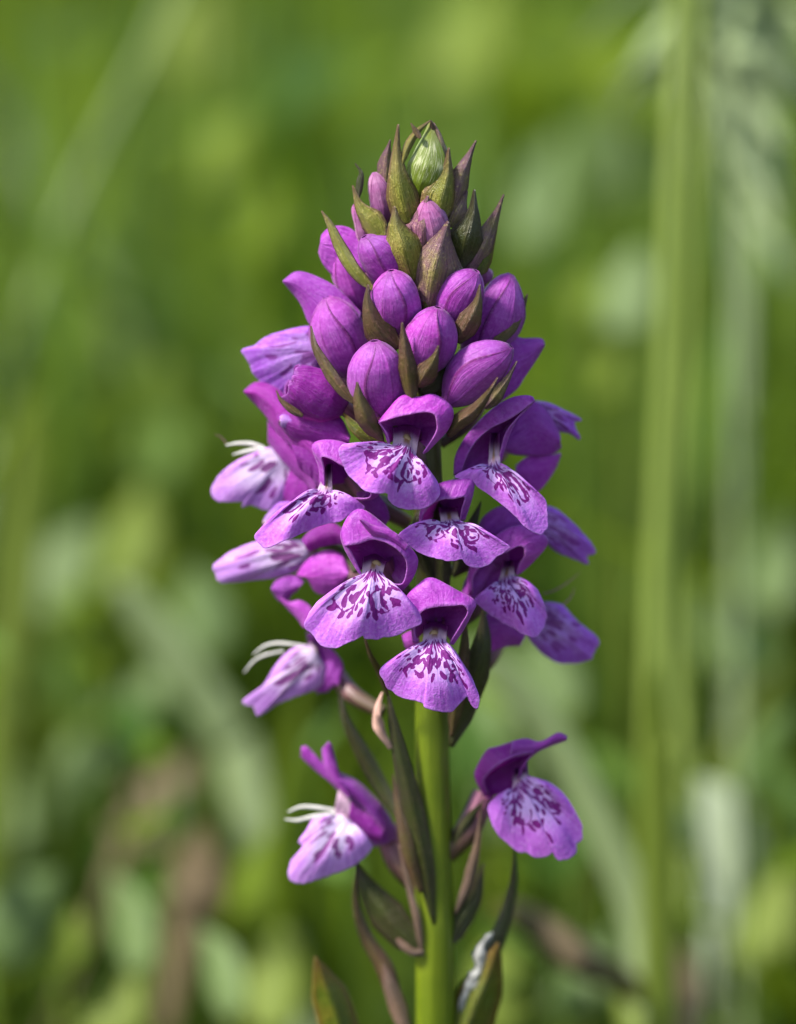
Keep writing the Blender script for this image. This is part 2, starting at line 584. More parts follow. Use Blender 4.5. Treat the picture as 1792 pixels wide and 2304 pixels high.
def patch_obj(name, rows, mat, parent, nu=40, nv=24, rowv=None, amp=3.0, thick=0.12):
    """surface through rows of (x, y, d); rows are resampled evenly"""
    R = np.stack([resample(np.asarray(r, float), nu) for r in rows])
    V = cr(R, nv)
    V[..., 2] += ruffle(nu, nv, amp, nseed())
    V[..., 1] += ruffle(nu, nv, amp * 0.5, nseed())
    rv = np.linspace(0, 1, len(rows)) if rowv is None else np.asarray(rowv)
    vv = np.interp(np.linspace(0, len(rows) - 1, nv), np.arange(len(rows)), rv)
    uv = np.stack(np.meshgrid(np.linspace(0, 1, nu), vv), -1)
    me = grid_mesh(name, local(P(V)), uv)
    o = link(name, me, mat, parent)
    return thicken(o, thick)


def lip_marks(s, t, rg, few=False):
    """dark drawing of one lip over (s: round the edge 0..1, t: mouth 0 .. edge 1): streaks from the throat, dashes in
    rows and two broken loops"""
    S, T = np.meshgrid(s, t)
    ph = rg.uniform(0, 6.28, 8)
    S2 = S + 0.012 * np.sin(11 * T + ph[0]) + 0.007 * np.sin(31 * S + ph[1] + 9 * T) + 0.005 * np.sin(67 * S + 23 * T + ph[6])
    T2 = T + 0.018 * np.sin(17 * S + ph[2]) + 0.012 * np.sin(41 * S + 13 * T + ph[3]) + 0.007 * np.sin(53 * T + 71 * S + ph[7])
    A = 3.4                                           # edge length over radius
    out = np.zeros_like(S)

    def stamp(s0, t0, hl, hw, turn=0.0):
        dr = T2 - t0
        da = (S2 - s0) * A * (0.12 + 0.88 * np.clip(T2, 0, 1))
        c_, s_ = math.cos(turn), math.sin(turn)
        a, b = dr * c_ + da * s_, -dr * s_ + da * c_
        q = np.sqrt((a / hl) ** 2 + (b / hw) ** 2)
        np.maximum(out, np.clip((1.18 - q) / 0.36, 0, 1), out=out)

    limit = lambda s0: 0.76 - 1.7 * (s0 - 0.5) ** 2
    if not few:
        for s0 in np.linspace(0.14, 0.86, 15):
            s0 += rg.normal() * 0.012
            stamp(s0, rg.uniform(0.06, 0.16), rg.uniform(0.07, 0.14), 0.016)
    rows = (0.28, 0.40, 0.52, 0.63, 0.72) if not few else (0.28, 0.48, 0.64)
    for k, t0 in enumerate(rows):
        m = (13, 15, 16, 14, 10)[k] if not few else 7
        for s0 in np.linspace(0.16, 0.84, m):
            s0 += rg.normal() * 0.016
            tt = t0 + rg.normal() * 0.028
            if tt > limit(s0) or rg.random() < (0.12 if not few else 0.3):
                continue
            big = 1.0 + 0.5 * rg.random() * (abs(s0 - 0.5) < 0.2)
            big *= 2.0 if few else 1.04
            stamp(s0, tt, rg.uniform(0.032, 0.07) * big, rg.uniform(0.016, 0.031) * big, rg.normal() * 0.25)
    if not few:
        for side in (-1, 1):                          # loops on the two halves
            cs, ct = 0.5 + side * rg.uniform(0.13, 0.17), rg.uniform(0.42, 0.5)
            ra, rb = rg.uniform(0.06, 0.085), rg.uniform(0.13, 0.19)
            for a in np.linspace(0, 2 * math.pi, 26):
                if math.sin(a * 2 + ph[4]) * math.sin(a * 3 + ph[5]) > 0.35:
                    continue
                s0, t0 = cs + ra * math.cos(a), ct + rb * math.sin(a)
                if t0 < limit(s0) + 0.05:
                    stamp(s0, t0, 0.03, 0.013 + 0.006 * rg.random(), math.atan2(-ra * A * 0.5 * math.sin(a), rb * math.cos(a)))
    return out


def lip(z, inn, mouth, edge, d, parent, mat=None, tip=60, side=-15, inner=-45, bulge=26, lift=10, amp=3.0, dx=0.0, lob=1.0):
    """fan from inside the throat over its mouth to a traced edge; d: depth of the mouth"""
    inn, mouth, edge = unz(z, inn), unz(z, mouth), unz(z, edge)
    n = 200
    rg = np.random.default_rng(nseed())
    e = resample(edge, n)
    s = np.linspace(0, 1, n)
    w = np.sin(math.pi * s) ** 0.8
    ctr = resample(mouth, 3)[1]
    teeth = np.convolve(rg.normal(size=n + 4), [.06, .12, .2, .24, .2, .12, .06], 'same')[2:-2] * 1.5
    e = e + (e - ctr) * (0.012 * teeth * w)[:, None]
    lobe = np.cos(2 * math.pi * 3 * (s - 0.5)) * w * (0.3 if mat in (M['lip_pale'], M['lip_faint']) else lob)
    ed = d + side + (tip - side) * w + dx * (s - 0.5)
    b = resample(mouth, n)
    i = resample(inn, n)
    E = np.c_[e, ed + 10 * lobe]
    B = np.c_[b, np.full(n, d) + 12 * w]
    I = np.c_[i, d + inner + 34 * np.abs(2 * s - 1) ** 2]
    rows = [I, B]
    for t in (0.35, 0.7):
        m = B * (1 - t) + E * t
        k = math.sin(math.pi * t)
        # two side lobes and a centre line: a gentle fold down the middle
        fold = 1.0 - 0.25 * np.exp(-((s - 0.5) / 0.05) ** 2)
        m[:, 2] += bulge * k * (0.35 + 0.65 * w) * fold
        m[:, 1] -= lift * k * w
        m[:, 2] += 7 * t * lobe
        m[:, 1] += 4 * k * np.cos(2 * math.pi * (4.5 * s + rg.random())) * w * (0.4 if mat is M['lip_pale'] else 1)
        rows.append(m)
    rows.append(E)
    R = np.stack(rows)
    nv = 92
    V = cr(R, nv)
    amp *= 0.35 if mat is M['lip_pale'] else 1
    V[..., 2] += ruffle(n, nv, amp, nseed())
    V[..., 1] += ruffle(n, nv, amp * 0.4, nseed())
    vv = np.interp(np.linspace(0, 4, nv), np.arange(5), [0, 0.15, 0.15 + 0.85 * 0.35, 0.15 + 0.85 * 0.7, 1.0])
    uv = np.stack(np.meshgrid(s, vv), -1)
    me = grid_mesh('lip', local(P(V)), uv)
    mk = lip_marks(s, (vv - 0.15) / 0.85, rg, few=(mat is not None))
    mk[vv < 0.13] = 0
    at = me.attributes.new('mark', 'FLOAT', 'POINT')
    at.data.foreach_set('value', mk.reshape(-1).astype(np.float32))
    o = link('lip', me, mat or M['lip'], parent)
    return thicken(o, 0.14)


def hood(z, rim, ridge, back, d, parent, mat=None, front=45, mid=20, name='hood', amp=2.0):
    """cupped shell: rim (front edge), ridge (outline) and a back point; mouth depth d"""
    rim, ridge = unz(z, rim), unz(z, ridge)
    bk = unz(z, [back])[0]
    n = 48
    a, b = resample(rim, n), resample(ridge, n)
    s = np.linspace(0, 1, n)
    w = np.sin(math.pi * s) ** 0.7
    A = np.c_[a, d - 10 + front * w]
    B = np.c_[b, d - 20 + mid * w]
    C = np.c_[b * 0.62 + bk * 0.38, np.full(n, d - 70) + 5 * w]
    D = np.c_[b * 0.28 + bk * 0.72, np.full(n, d - 105)]
    K = np.c_[b * 0.04 + bk * 0.96, np.full(n, d - 115)]
    V = cr(np.stack([A, B, C, D, K]), 34)
    rr = ruffle(n, 34, amp, nseed())[::-1]
    V[..., 2] += rr
    V[..., 1] += rr * 0.6
    me = grid_mesh(name, local(P(V)), np.stack(np.meshgrid(s, np.linspace(1, 0, 34)), -1))
    return thicken(link(name, me, mat or M['petal'], parent), 0.14)


def sheet(name, z, top, bottom, d, parent, mat=None, bulge=15, amp=2.5, slope=0.0, mids=1):
    """petal between two traced edges; both run from tip to base.  d: (tip, base) depth"""
    a, b = unz(z, top), unz(z, bottom)
    n = 40
    a, b = resample(a, n), resample(b, n)
    dd = np.interp(np.linspace(0, 1, n), [0, 1], d)
    rows = []
    for t in (0, 0.25, 0.5, 0.75, 1.0):
        r = a * (1 - t) + b * t
        rows.append(np.c_[r, dd + bulge * math.sin(math.pi * t) + slope * (t - 0.5)])
    V = cr(np.stack(rows), 22)
    V[..., 2] += ruffle(n, 22, amp, nseed()) + ruffle(n, 22, amp, nseed())[::-1]
    # uv: u across, v along so that veins run lengthwise
    me = grid_mesh(name, local(P(V)), np.stack(np.meshgrid(np.linspace(0, 1, n), np.linspace(0, 1, 22)), -1)[..., ::-1])
    return thicken(link(name, me, mat or M['petal'], parent), 0.14)


PROF = {
    'bract': ([0, .06, .2, .4, .62, .82, 1], [.03, .08, .20, .52, .94, .92, .35]),
    'narrow': ([0, .08, .3, .6, .85, 1], [.03, .16, .58, 1, .8, .15]),
    'even': ([0, .1, .3, .7, 1], [.25, .7, 1, 1, .9]),
    'leaf': ([0, .1, .35, .65, 1], [.03, .3, .85, 1, .55]),
    'paddle': ([0, .06, .2, .4, .7, 1], [.05, .42, .9, 1, .6, .2]),
    'grass': ([0, .15, .5, 1], [.03, .45, .9, 1]),
}


def blade_grid(spine, w, prof='bract', cup=0.25, roll=0.0, keel=0.0, nu=11, nv=30, wave=0.0):
    """spine: (x, y, d) px, tip first; returns (nv, nu, 3) in px space"""
    c = cr(spine, nv)
    t = np.linspace(0, 1, nv)
    xs, ys = PROF[prof]
    pr = np.interp(t, xs, ys) * w * 0.5
    ta = np.gradient(c, axis=0)
    ta /= np.linalg.norm(ta, axis=1)[:, None] + 1e-9
    side = np.cross(ta, [0, 0, 1.0])
    side /= np.linalg.norm(side, axis=1)[:, None] + 1e-9
    nrm = np.cross(side, ta)
    nrm *= np.sign(nrm[:, 2] + 1e-6)[:, None]
    ro = np.full(nv, roll) + wave * np.sin(t * 5.0)
    sd = side * np.cos(ro)[:, None] + nrm * np.sin(ro)[:, None]
    nn = -side * np.sin(ro)[:, None] + nrm * np.cos(ro)[:, None]
    u = np.linspace(-1, 1, nu)
    V = c[:, None, :] + sd[:, None, :] * (pr[:, None] * u[None, :])[..., None]
    V += nn[:, None, :] * (pr[:, None] * (-cup * 2 * np.abs(u[None, :]) ** 1.25 + keel * np.exp(-(u / 0.18) ** 2)[None, :]))[..., None]
    return V


def bract(z, spine, w, mat='bract', prof='bract', cup=0.3, roll=0.0, keel=0.12, d=None, off=0.0, parent=None, name='bract', wave=0.0, thick=0.18, label=None):
    s = ZOOM[z][2]
    pts = unz(z, spine)
    if pts.shape[1] == 2:
        if d is None:
            dd = [dA(p[0], p[1]) + off for p in pts]
        else:
            dd = np.interp(np.linspace(0, 1, len(pts)), np.linspace(0, 1, len(d)), d)
        pts = np.c_[pts, dd]
    V = blade_grid(pts, w * s * (1.2 if (z == 1 and prof == 'bract') else 1.0), prof, cup, roll, keel, wave=wave)
    V[..., 2] += ruffle(V.shape[1], V.shape[0], 1.5, nseed())
    me = grid_mesh(name, local(P(V)))
    o = thicken(link(name, me, M[mat], parent or orchid), thick)
    if label:
        o['label'] = label
    return o


BUDPROF = ([0, .06, .18, .34, .5, .68, .82, .92, .97, 1], [.26, .48, .78, .97, 1, .94, .76, .50, .30, .08])


def bud(z, base, tip, w, mat='bud', off=0.0, lean=45, roll=0.0, ped=True, flat=0.95, open_tip=False, d=None, prof=BUDPROF):
    """closed bud: three overlapping tepals round an axis, on a short ovary"""
    s = ZOOM[z][2]
    w = w * 1.09
    b, t = unz(z, [base])[0], unz(z, [tip])[0]
    mx, my = (b + t) / 2
    if d is None:
        dm = dA(mx, my) - w * s * 0.42 + off
    else:
        dm = d
    A = np.array([b[0], b[1], dm - lean * 0.5])
    T = np.array([t[0], t[1], dm + lean * 0.5])
    # ovary
    sx = stem_x(b[1] + 40)
    k = 0.45
    oe = np.array([b[0] + (sx - b[0]) * k, b[1] + 45, dm - lean * 0.5 - 45])
    om = (A + oe) / 2 + np.array([0, 8, 0])
    ov = tube('bud', [A + (T - A) * 0.08, A, om, oe], [w * s * 0.16, w * s * 0.16, w * s * 0.15, w * s * 0.10], M['ovary'], orchid)
    ax = T - A
    L = np.linalg.norm(ax)
    ax = ax / L
    e1 = np.cross(ax, [0, 0, 1.0])
    e1 /= np.linalg.norm(e1)
    e2 = np.cross(e1, ax)
    if e2[2] < 0:
        e2 = -e2
    nv, nu = 34, 26
    tt = np.linspace(0, 0.93 if open_tip else 1, nv)
    pr = np.interp(tt, *prof)
    pr = np.convolve(np.pad(pr, 1, mode='edge'), [0.25, 0.5, 0.25], 'valid') * w * s * 0.5
    rs = np.random.default_rng(nseed())
    bow = rs.normal() * 0.07 * L
    for kk, (a0, half, rs_) in enumerate(((90 + 105, 92, 0.945), (90 - 105, 92, 0.965), (90, 50, 1.015))):
        ang = np.radians(a0 + roll + np.linspace(-half, half, nu))
        tw = 0.25 * rs.normal()
        A2 = ang[None, :] + tw * (tt[:, None] - 0.5)
        uu = np.linspace(-1, 1, nu)[None, :]
        lift_ = 0.055 if kk == 2 else -0.02
        rad = pr[:, None] * (rs_ + lift_ * np.abs(uu) ** 8) * (1 + 0.035 * np.exp(-(uu / 0.10) ** 2))
        # the front tepal narrows to the tip and stops short of it, the lower ones show
        if kk == 2:
            A2 = np.radians(a0 + roll) + (A2 - np.radians(a0 + roll)) * (0.55 + 0.55 * np.sin(math.pi * np.clip(tt[:, None] * 0.95 + 0.08, 0, 1)))
        rad = rad * (1 + 0.018 * np.sin(tt[:, None] * 9 + rs.uniform(0, 6)) * np.cos(A2 * 2 + rs.uniform(0, 6)))
        c = A[None, :] + ax[None, :] * (tt * L)[:, None] + e1[None, :] * (bow * np.sin(math.pi * tt))[:, None]
        if open_tip:
            c = c[:, None, :] + ax * (6 * np.sin(uu * 7 + kk) * (tt[:, None] ** 6))[..., None]
        else:
            c = c[:, None, :]
        V = c + rad[..., None] * (np.cos(A2)[..., None] * e1 + flat * np.sin(A2)[..., None] * e2)
        me = grid_mesh('tepal', local(P(V)))
        thicken(link('tepal', me, M[mat], ov), 0.10)
    return ov


def flower(z, d, ovary_from, ovary_r=20, to=None, end=0.75):
    """the flower's stalk-like ovary; its petals are added as children.  ovary_from in enlargement z"""
    p = unz(z, [ovary_from])[0]
    a = np.array([p[0], p[1], d - 95])
    if to is None:
        ey = p[1] + 110
        b = np.array([p[0] + (stem_x(ey) - p[0]) * end, ey, (d - 95) * 0.35])
    else:
        q = unz(z, [to])[0]
        b = np.array([q[0], q[1], (d - 95) * 0.35 + 5])
    m = (a + b) / 2 + np.array([(a[0] - b[0]) * 0.12, 6, 8])
    return tube('flower', [a, m, b], [ovary_r * 0.9, ovary_r, ovary_r * 0.75], M['ovary'], orchid, ribs=6, rib=0.08)


def column(z, c, w, h, d, parent):
    """short two-lobed column with the anther cap, inside the hood"""
    s = ZOOM[z][2]
    c = unz(z, [c])[0]
    nv, nu = 16, 20
    th = np.linspace(0.02, math.pi - 0.02, nv)[:, None]
    ph = np.linspace(0, 2 * math.pi, nu, endpoint=False)[None, :]
    r = 1 + 0.18 * np.cos(2 * ph) * np.sin(th) + 0.1 * np.cos(3 * th)
    V = np.stack([c[0] + r * np.sin(th) * np.cos(ph) * w * s / 2, c[1] - r * np.cos(th) * h * s / 2 + 0 * ph,
                  d + r * np.sin(th) * np.sin(ph) * w * s * 0.4], -1)
    me = grid_mesh('column', local(P(V)), close_u=True, uv=np.stack(np.meshgrid(np.linspace(0, 1, nu), np.linspace(0, 1, nv)), -1))
    return link('column', me, M['column'], parent)


def filament(z, spine, w, d, parent, mat='filament', name='filament'):
    s = ZOOM[z][2]
    pts = unz(z, spine)
    dd = np.interp(np.linspace(0, 1, len(pts)), [0, 1], d)
    return tube(name, np.c_[pts, dd], [w * s * 0.1, w * s * 0.24, w * s * 0.3, w * s * 0.26], M[mat], parent, nu=8, nv=18, squash=0.6)


# ---------------------------------------------------------------- stem
ys = [2304 + 1500, 2600, 2304, 2000, 1650, 1300, 1000, 700, 480, 360]
rs = [52, 50, 46, 43, 39, 34, 34, 34, 20, 6]
path = [(stem_x(y), y, 0.0) for y in ys]
w = P(np.array(path, float))
w[0] = (w[2][0], 0.0, -0.003)                                    # down to the soil
w[1] = (w[2][0], 0.0, w[2][2] * 0.5)
nv = 80
cw = cr(w, nv)
rw = np.interp(np.linspace(0, 1, nv), np.linspace(0, 1, len(rs)), rs) * PXM
aa = np.linspace(0, 2 * math.pi, 32, endpoint=False)
rib_ = 1 + 0.015 * np.cos(7 * aa) + 0.02 * np.cos(3 * aa + 1)
Vs = cw[:, None, :] + (rw[:, None] * rib_[None, :])[..., None] * np.stack([np.cos(aa), np.sin(aa), 0 * aa], -1)[None]
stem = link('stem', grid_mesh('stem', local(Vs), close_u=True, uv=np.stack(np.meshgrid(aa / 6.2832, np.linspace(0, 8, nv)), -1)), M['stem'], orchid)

# ---------------------------------------------------------------- flowers
# 1 front, just under the buds
F = flower(3, 150, (260, 930), 22)
lip(3, [(120, 890), (220, 870), (330, 900)], [(118, 1030), (210, 1035), (290, 1105)],
    [(118, 1038), (21, 1050), (-109, 1045), (-249, 1018), (-294, 1060), (-284, 1130), (-229, 1250), (-129, 1350), (-39, 1395), (70, 1392),
     (85, 1440), (141, 1490), (241, 1515), (380, 1495), (462, 1425), (470, 1350), (430, 1270), (340, 1180), (290, 1108)], 140, F)
hood(3, [(95, 1035), (75, 940), (30, 880), (8, 856), (60, 838), (130, 815), (270, 787), (420, 782), (455, 860), (440, 940), (345, 1090)],
     [(85, 1010), (60, 930), (28, 880), (5, 850), (60, 790), (180, 650), (310, 658), (435, 642), (570, 740), (545, 890), (385, 1065)], (270, 930), 150, F)
column(3, (222, 990), 70, 90, 128, F)
# 2 left of it, lip seen from the side
F = flower(2, 90, (1150, 1250), 20)
lip(4, [(970, -20), (1010, -20)], [(905, 180), (950, 190), (1010, 188)],
    [(890, 180), (800, 210), (690, 285), (620, 345), (540, 420), (440, 505), (420, 545), (450, 590), (500, 628), (600, 590), (700, 545),
     (820, 490), (950, 440), (1080, 415), (1150, 360), (1258, 318), (1200, 270), (1090, 220), (1015, 190)], 95, F, tip=45, side=0, bulge=20, lift=22)
hood(2, [(955, 1370), (950, 1200), (938, 1112), (1070, 1168), (1180, 1240), (1280, 1330), (1300, 1430), (1150, 1430)],
     [(925, 1340), (915, 1200), (862, 1028), (980, 986), (1150, 1030), (1330, 1200), (1370, 1400), (1200, 1460)], (1200, 1300), 95, F)
# 3 far left, out of focus
F = flower(2, -20, (900, 1150), 20)
lip(2, [(640, 1010), (760, 1130)], [(545, 1045), (620, 1130), (690, 1190)],
    [(530, 1042), (440, 1080), (300, 1140), (170, 1230), (110, 1310), (85, 1370), (120, 1440), (200, 1455), (320, 1455), (326, 1500),
     (400, 1480), (500, 1520), (580, 1490), (680, 1400), (720, 1300), (695, 1200)], -110, F, M['lip_pale'], tip=20, side=0, bulge=12, lift=2)
sheet('sepal', 2, [(338, 612), (440, 545), (600, 600), (760, 780), (900, 960), (990, 1150)],
      [(342, 620), (490, 780), (600, 930), (740, 1060), (880, 1180), (935, 1280)], (-90, 20), F, M['petal_magenta'], 30)
sheet('petal', 2, [(520, 840), (600, 900), (740, 1030), (860, 1150), (930, 1260)],
      [(525, 1000), (590, 1090), (680, 1190), (790, 1290), (880, 1400)], (-110, -20), F, M['petal_magenta'], 20)
sheet('petal', 2, [(700, 1180), (800, 1130), (900, 1160), (960, 1220)], [(630, 1440), (720, 1490), (800, 1420), (900, 1330)], (-100, -30), F, M['petal_magenta'], 15)
filament(2, [(200, 1025), (300, 1010), (400, 1015), (490, 1045)], 52, (-120, -115), F)
filament(2, [(252, 1098), (340, 1075), (420, 1060), (500, 1055)], 52, (-112, -112), F)
filament(2, [(120, 940), (170, 970), (205, 1015)], 10, (-122, -120), F, 'whisker')
sheet('petal', 4, [(480, 445), (510, 375), (600, 280), (690, 270)], [(500, 460), (580, 420), (680, 350), (760, 300)], (-60, -20), F, M['lip_faint'], 10)
sheet('petal', 2, [(1280, 1360), (1340, 1380), (1420, 1480), (1450, 1580)], [(1230, 1480), (1290, 1540), (1360, 1600), (1420, 1640)], (60, 40), F, None, 10)
sheet('petal', 2, [(700, 1020), (820, 1060), (920, 1130), (960, 1210)], [(760, 1200), (840, 1260), (900, 1330), (940, 1380)], (10, 30), F, M['petal_magenta'], 12)
# 4 upper left, seen from behind
F = flower(2, -40, (980, 420), 18)
lip(2, [(1000, 260), (1000, 380)], [(905, 170), (935, 280), (940, 420)],
    [(880, 125), (750, 130), (620, 158), (500, 195), (410, 262), (322, 292), (345, 350), (380, 410), (450, 530), (540, 620), (660, 640), (800, 560), (935, 440)],
    -70, F, M['lip_faint'], tip=-10, side=0, bulge=15, lift=6)
sheet('sepal', 1, [(98, 1000), (180, 945), (300, 975), (430, 1050), (560, 1190)], [(98, 1003), (200, 1130), (262, 1260), (380, 1300), (520, 1300)], (-60, -10), F, None, 18)
sheet('petal', 2, [(590, 800), (700, 760), (900, 780), (1060, 800), (1150, 960)], [(600, 860), (700, 965), (850, 1012), (1000, 1045), (1140, 1010)], (-10, 40), F, M['petal_magenta'], 22)
sheet('petal', 2, [(605, 830), (630, 795), (680, 800), (700, 830)], [(610, 860), (640, 890), (690, 880), (705, 850)], (8, 14), F, M['lip_faint'], 8)
sheet('petal', 2, [(705, 880), (740, 820), (800, 840), (830, 860)], [(715, 895), (760, 900), (800, 885), (832, 868)], (12, 16), F, M['lip_faint'], 8)
# 5 top left wing behind the buds
F = flower(1, -20, (560, 940), 16)
sheet('sepal', 1, [(325, 730), (370, 688), (450, 676), (530, 720), (600, 860)], [(308, 830), (335, 900), (395, 968), (480, 1000), (580, 960)], (-60, -30), F, None, 14)
# 6 upper right wing
F = flower(3, 0, (820, 640), 16)
sheet('sepal', 3, [(1275, 255), (1248, 212), (1110, 208), (1000, 188), (880, 300)], [(1275, 265), (1200, 390), (1120, 510), (1060, 600), (900, 720)], (-50, -10), F, None, 16)
# 7 right front, hood like a wave
F = flower(3, 60, (720, 1150), 22)
lip(3, [(860, 930), (930, 930)], [(850, 1178), (890, 1175), (935, 1172)],
    [(830, 1182), (740, 1195), (640, 1232), (598, 1272), (720, 1300), (760, 1340), (840, 1400), (950, 1480), (1060, 1570), (1130, 1650), (1215, 1702),
     (1280, 1690), (1302, 1600), (1288, 1450), (1200, 1380), (1100, 1290), (1010, 1210), (940, 1172)], 75, F, tip=60, side=10, bulge=22, lift=14)
hood(3, [(640, 1240), (690, 1100), (760, 990), (880, 890), (1000, 832), (1100, 765), (1192, 692), (1000, 900), (940, 1080), (930, 1165)],
     [(585, 1255), (598, 1110), (675, 965), (800, 820), (950, 700), (1090, 650), (1195, 688), (1060, 830), (980, 1020), (935, 1160)], (760, 1100), 75, F, front=35, mid=25)
sheet('petal', 3, [(630, 1235), (690, 1090), (800, 950), (930, 850), (1010, 830)], [(690, 1245), (790, 1200), (880, 1180), (930, 1165), (960, 1100)], (35, 15), F, None, -20)
# 8 right, turned away
F = flower(3, -40, (1000, 1000), 18)
sheet('sepal', 3, [(935, 1020), (1000, 890), (1100, 770), (1200, 695), (1310, 780), (1390, 930)], [(980, 1075), (1050, 1095), (1130, 1102), (1250, 1106), (1340, 1090), (1405, 1040)], (-30, -60), F, None, 22)
lip(3, [(1130, 720), (1120, 800)], [(1195, 692), (1200, 740), (1215, 790)],
    [(1190, 690), (1300, 705), (1430, 760), (1552, 828), (1508, 848), (1515, 900), (1550, 982), (1480, 940), (1390, 915), (1290, 850), (1215, 792)], -70, F, M['lip_faint'], tip=-10, side=0, bulge=12, lift=4)
sheet('petal', 3, [(1400, 1085), (1340, 1100), (1240, 1105), (1150, 1110), (1060, 1180)], [(1400, 1100), (1345, 1230), (1225, 1380), (1130, 1330), (1050, 1260)], (-70, -60), F, None, 12)
# 9 centre, under flower 1
F = flower(5, 110, (480, 340), 20)
lip(5, [(450, 300), (580, 300)], [(470, 415), (540, 405), (600, 398)],
    [(490, 412), (430, 430), (330, 435), (260, 425), (200, 460), (148, 512), (220, 570), (340, 650), (450, 685), (560, 696), (620, 684), (650, 720),
     (720, 742), (820, 720), (880, 660), (960, 610), (976, 590), (920, 568), (800, 515), (720, 480), (640, 430), (605, 398)], 120, F, tip=55, side=5, bulge=18, lift=16)
hood(5, [(322, 435), (340, 340), (440, 252), (560, 240), (640, 230), (620, 310), (605, 398)],
     [(312, 425), (325, 310), (430, 140), (600, 95), (698, 88), (700, 195), (640, 390)], (480, 330), 120, F)
# 10 large front left
F = flower(4, 170, (1400, 720), 24)
lip(4, [(1250, 690), (1340, 670), (1430, 720)], [(1240, 825), (1320, 805), (1395, 815)],
    [(1238, 830), (1150, 880), (1050, 950), (930, 1010), (860, 1090), (793, 1212), (850, 1280), (900, 1340), (960, 1380), (1040, 1392), (1120, 1350), (1200, 1310),
     (1248, 1282), (1270, 1315), (1400, 1310), (1500, 1290), (1600, 1240), (1692, 1190), (1660, 1090), (1600, 1030), (1500, 960), (1430, 880), (1398, 822)], 165, F, tip=65)
hood(4, [(1235, 820), (1190, 720), (1140, 630), (1110, 610), (1230, 588), (1320, 562), (1450, 590), (1560, 680), (1585, 780), (1545, 900), (1440, 880)],
     [(1215, 800), (1150, 700), (1098, 600), (1083, 500), (1150, 365), (1260, 338), (1480, 500), (1610, 620), (1665, 720), (1625, 850), (1540, 960)], (1390, 700), 170, F, front=50, mid=25)
sheet('sepal', 4, [(1222, 398), (1320, 445), (1480, 498), (1600, 605)], [(1224, 408), (1310, 512), (1420, 560), (1560, 650)], (215, 190), F, None, 10)
column(4, (1350, 770), 85, 100, 150, F)
# 11 lowest of the front row
F = flower(5, 180, (420, 1120), 24)
lip(5, [(340, 1160), (420, 1140), (520, 1170)], [(335, 1290), (420, 1275), (500, 1290)],
    [(330, 1292), (250, 1340), (150, 1390), (70, 1440), (18, 1502), (40, 1570), (100, 1650), (200, 1710), (330, 1733), (350, 1765), (430, 1795), (540, 1802), (600, 1750),
     (655, 1692), (690, 1750), (732, 1772), (748, 1700), (720, 1620), (680, 1530), (620, 1440), (560, 1350), (510, 1298)], 170, F, tip=60)
hood(5, [(300, 1290), (270, 1210), (300, 1110), (345, 1054), (460, 1034), (560, 1024), (630, 1020), (665, 1068), (620, 1150), (570, 1230), (530, 1300)],
     [(262, 1290), (255, 1200), (232, 1060), (212, 965), (295, 875), (400, 822), (590, 915), (718, 990), (692, 1072), (625, 1200), (555, 1305)], (430, 1120), 180, F)
column(5, (415, 1245), 80, 80, 160, F)
# 12 right front lower
F = flower(5, 50, (820, 850), 20)
lip(5, [(930, 690), (1000, 690)], [(895, 845), (950, 828), (1005, 812)],
    [(890, 850), (830, 890), (760, 930), (713, 980), (740, 1010), (800, 1060), (900, 1130), (1000, 1190), (1090, 1240), (1160, 1256), (1215, 1200), (1242, 1100), (1210, 980),
     (1170, 900), (1110, 850), (1030, 815), (1005, 812)], 50, F, tip=50, side=0)
hood(5, [(700, 935), (705, 800), (800, 700), (960, 620), (1060, 590), (1080, 650), (1040, 720), (1020, 800)],
     [(670, 940), (670, 780), (760, 600), (960, 455), (1110, 440), (1250, 545), (1150, 690), (1045, 785)], (850, 800), 55, F)
sheet('petal', 5, [(690, 935), (720, 800), (820, 700), (960, 620)], [(740, 965), (830, 900), (900, 860), (980, 820)], (20, 15), F, None, -15)
# 13 right, lip turned to the side
F = flower(5, -40, (1000, 420), 18)
lip(5, [(1080, 380), (1080, 460)], [(1160, 320), (1170, 420), (1160, 500)],
    [(1170, 305), (1280, 300), (1400, 380), (1500, 480), (1580, 580), (1603, 640), (1545, 655), (1552, 716), (1450, 680), (1330, 630), (1240, 560), (1150, 500)], -70, F, M['lip_faint'], tip=0, side=0, bulge=14)
sheet('sepal', 5, [(1110, 440), (1060, 370), (1000, 320), (930, 330), (820, 480)], [(1110, 445), (1060, 470), (980, 510), (900, 530), (830, 520)], (-20, 0), F, None, 14)
sheet('petal', 5, [(700, 520), (790, 360), (930, 290), (1060, 360)], [(760, 560), (880, 500), (980, 460), (1090, 440)], (0, -20), F, None, 12)
sheet('petal', 5, [(610, 1010), (640, 850), (720, 730), (800, 680)], [(700, 1010), (770, 900), (830, 800), (900, 740)], (30, 10), F, None, 14)
# 14 right, lowest lip of the dense spike
F = flower(5, -40, (900, 1250), 20, to=(640, 1560))
lip(5, [(1120, 1080), (1080, 1160)], [(1215, 1005), (1190, 1100), (1110, 1230)],
    [(1220, 1000), (1350, 1020), (1430, 1100), (1530, 1190), (1610, 1250), (1622, 1300), (1580, 1370), (1570, 1412), (1450, 1446), (1330, 1442), (1230, 1390), (1150, 1310), (1100, 1240)],
    -70, F, M['lip_faint'], tip=10, side=0, bulge=20)
sheet('hood', 5, [(1100, 1220), (1000, 1130), (880, 1080), (780, 1080)], [(1050, 1315), (960, 1320), (860, 1350), (780, 1390)], (-50, 10), F, None, 16)
filament(5, [(1490, 775), (1400, 850), (1300, 910), (1220, 935)], 16, (-80, -70), F, 'whisker')
filament(5, [(1450, 890), (1420, 960), (1370, 1010), (1330, 1030)], 16, (-80, -70), F, 'whisker')
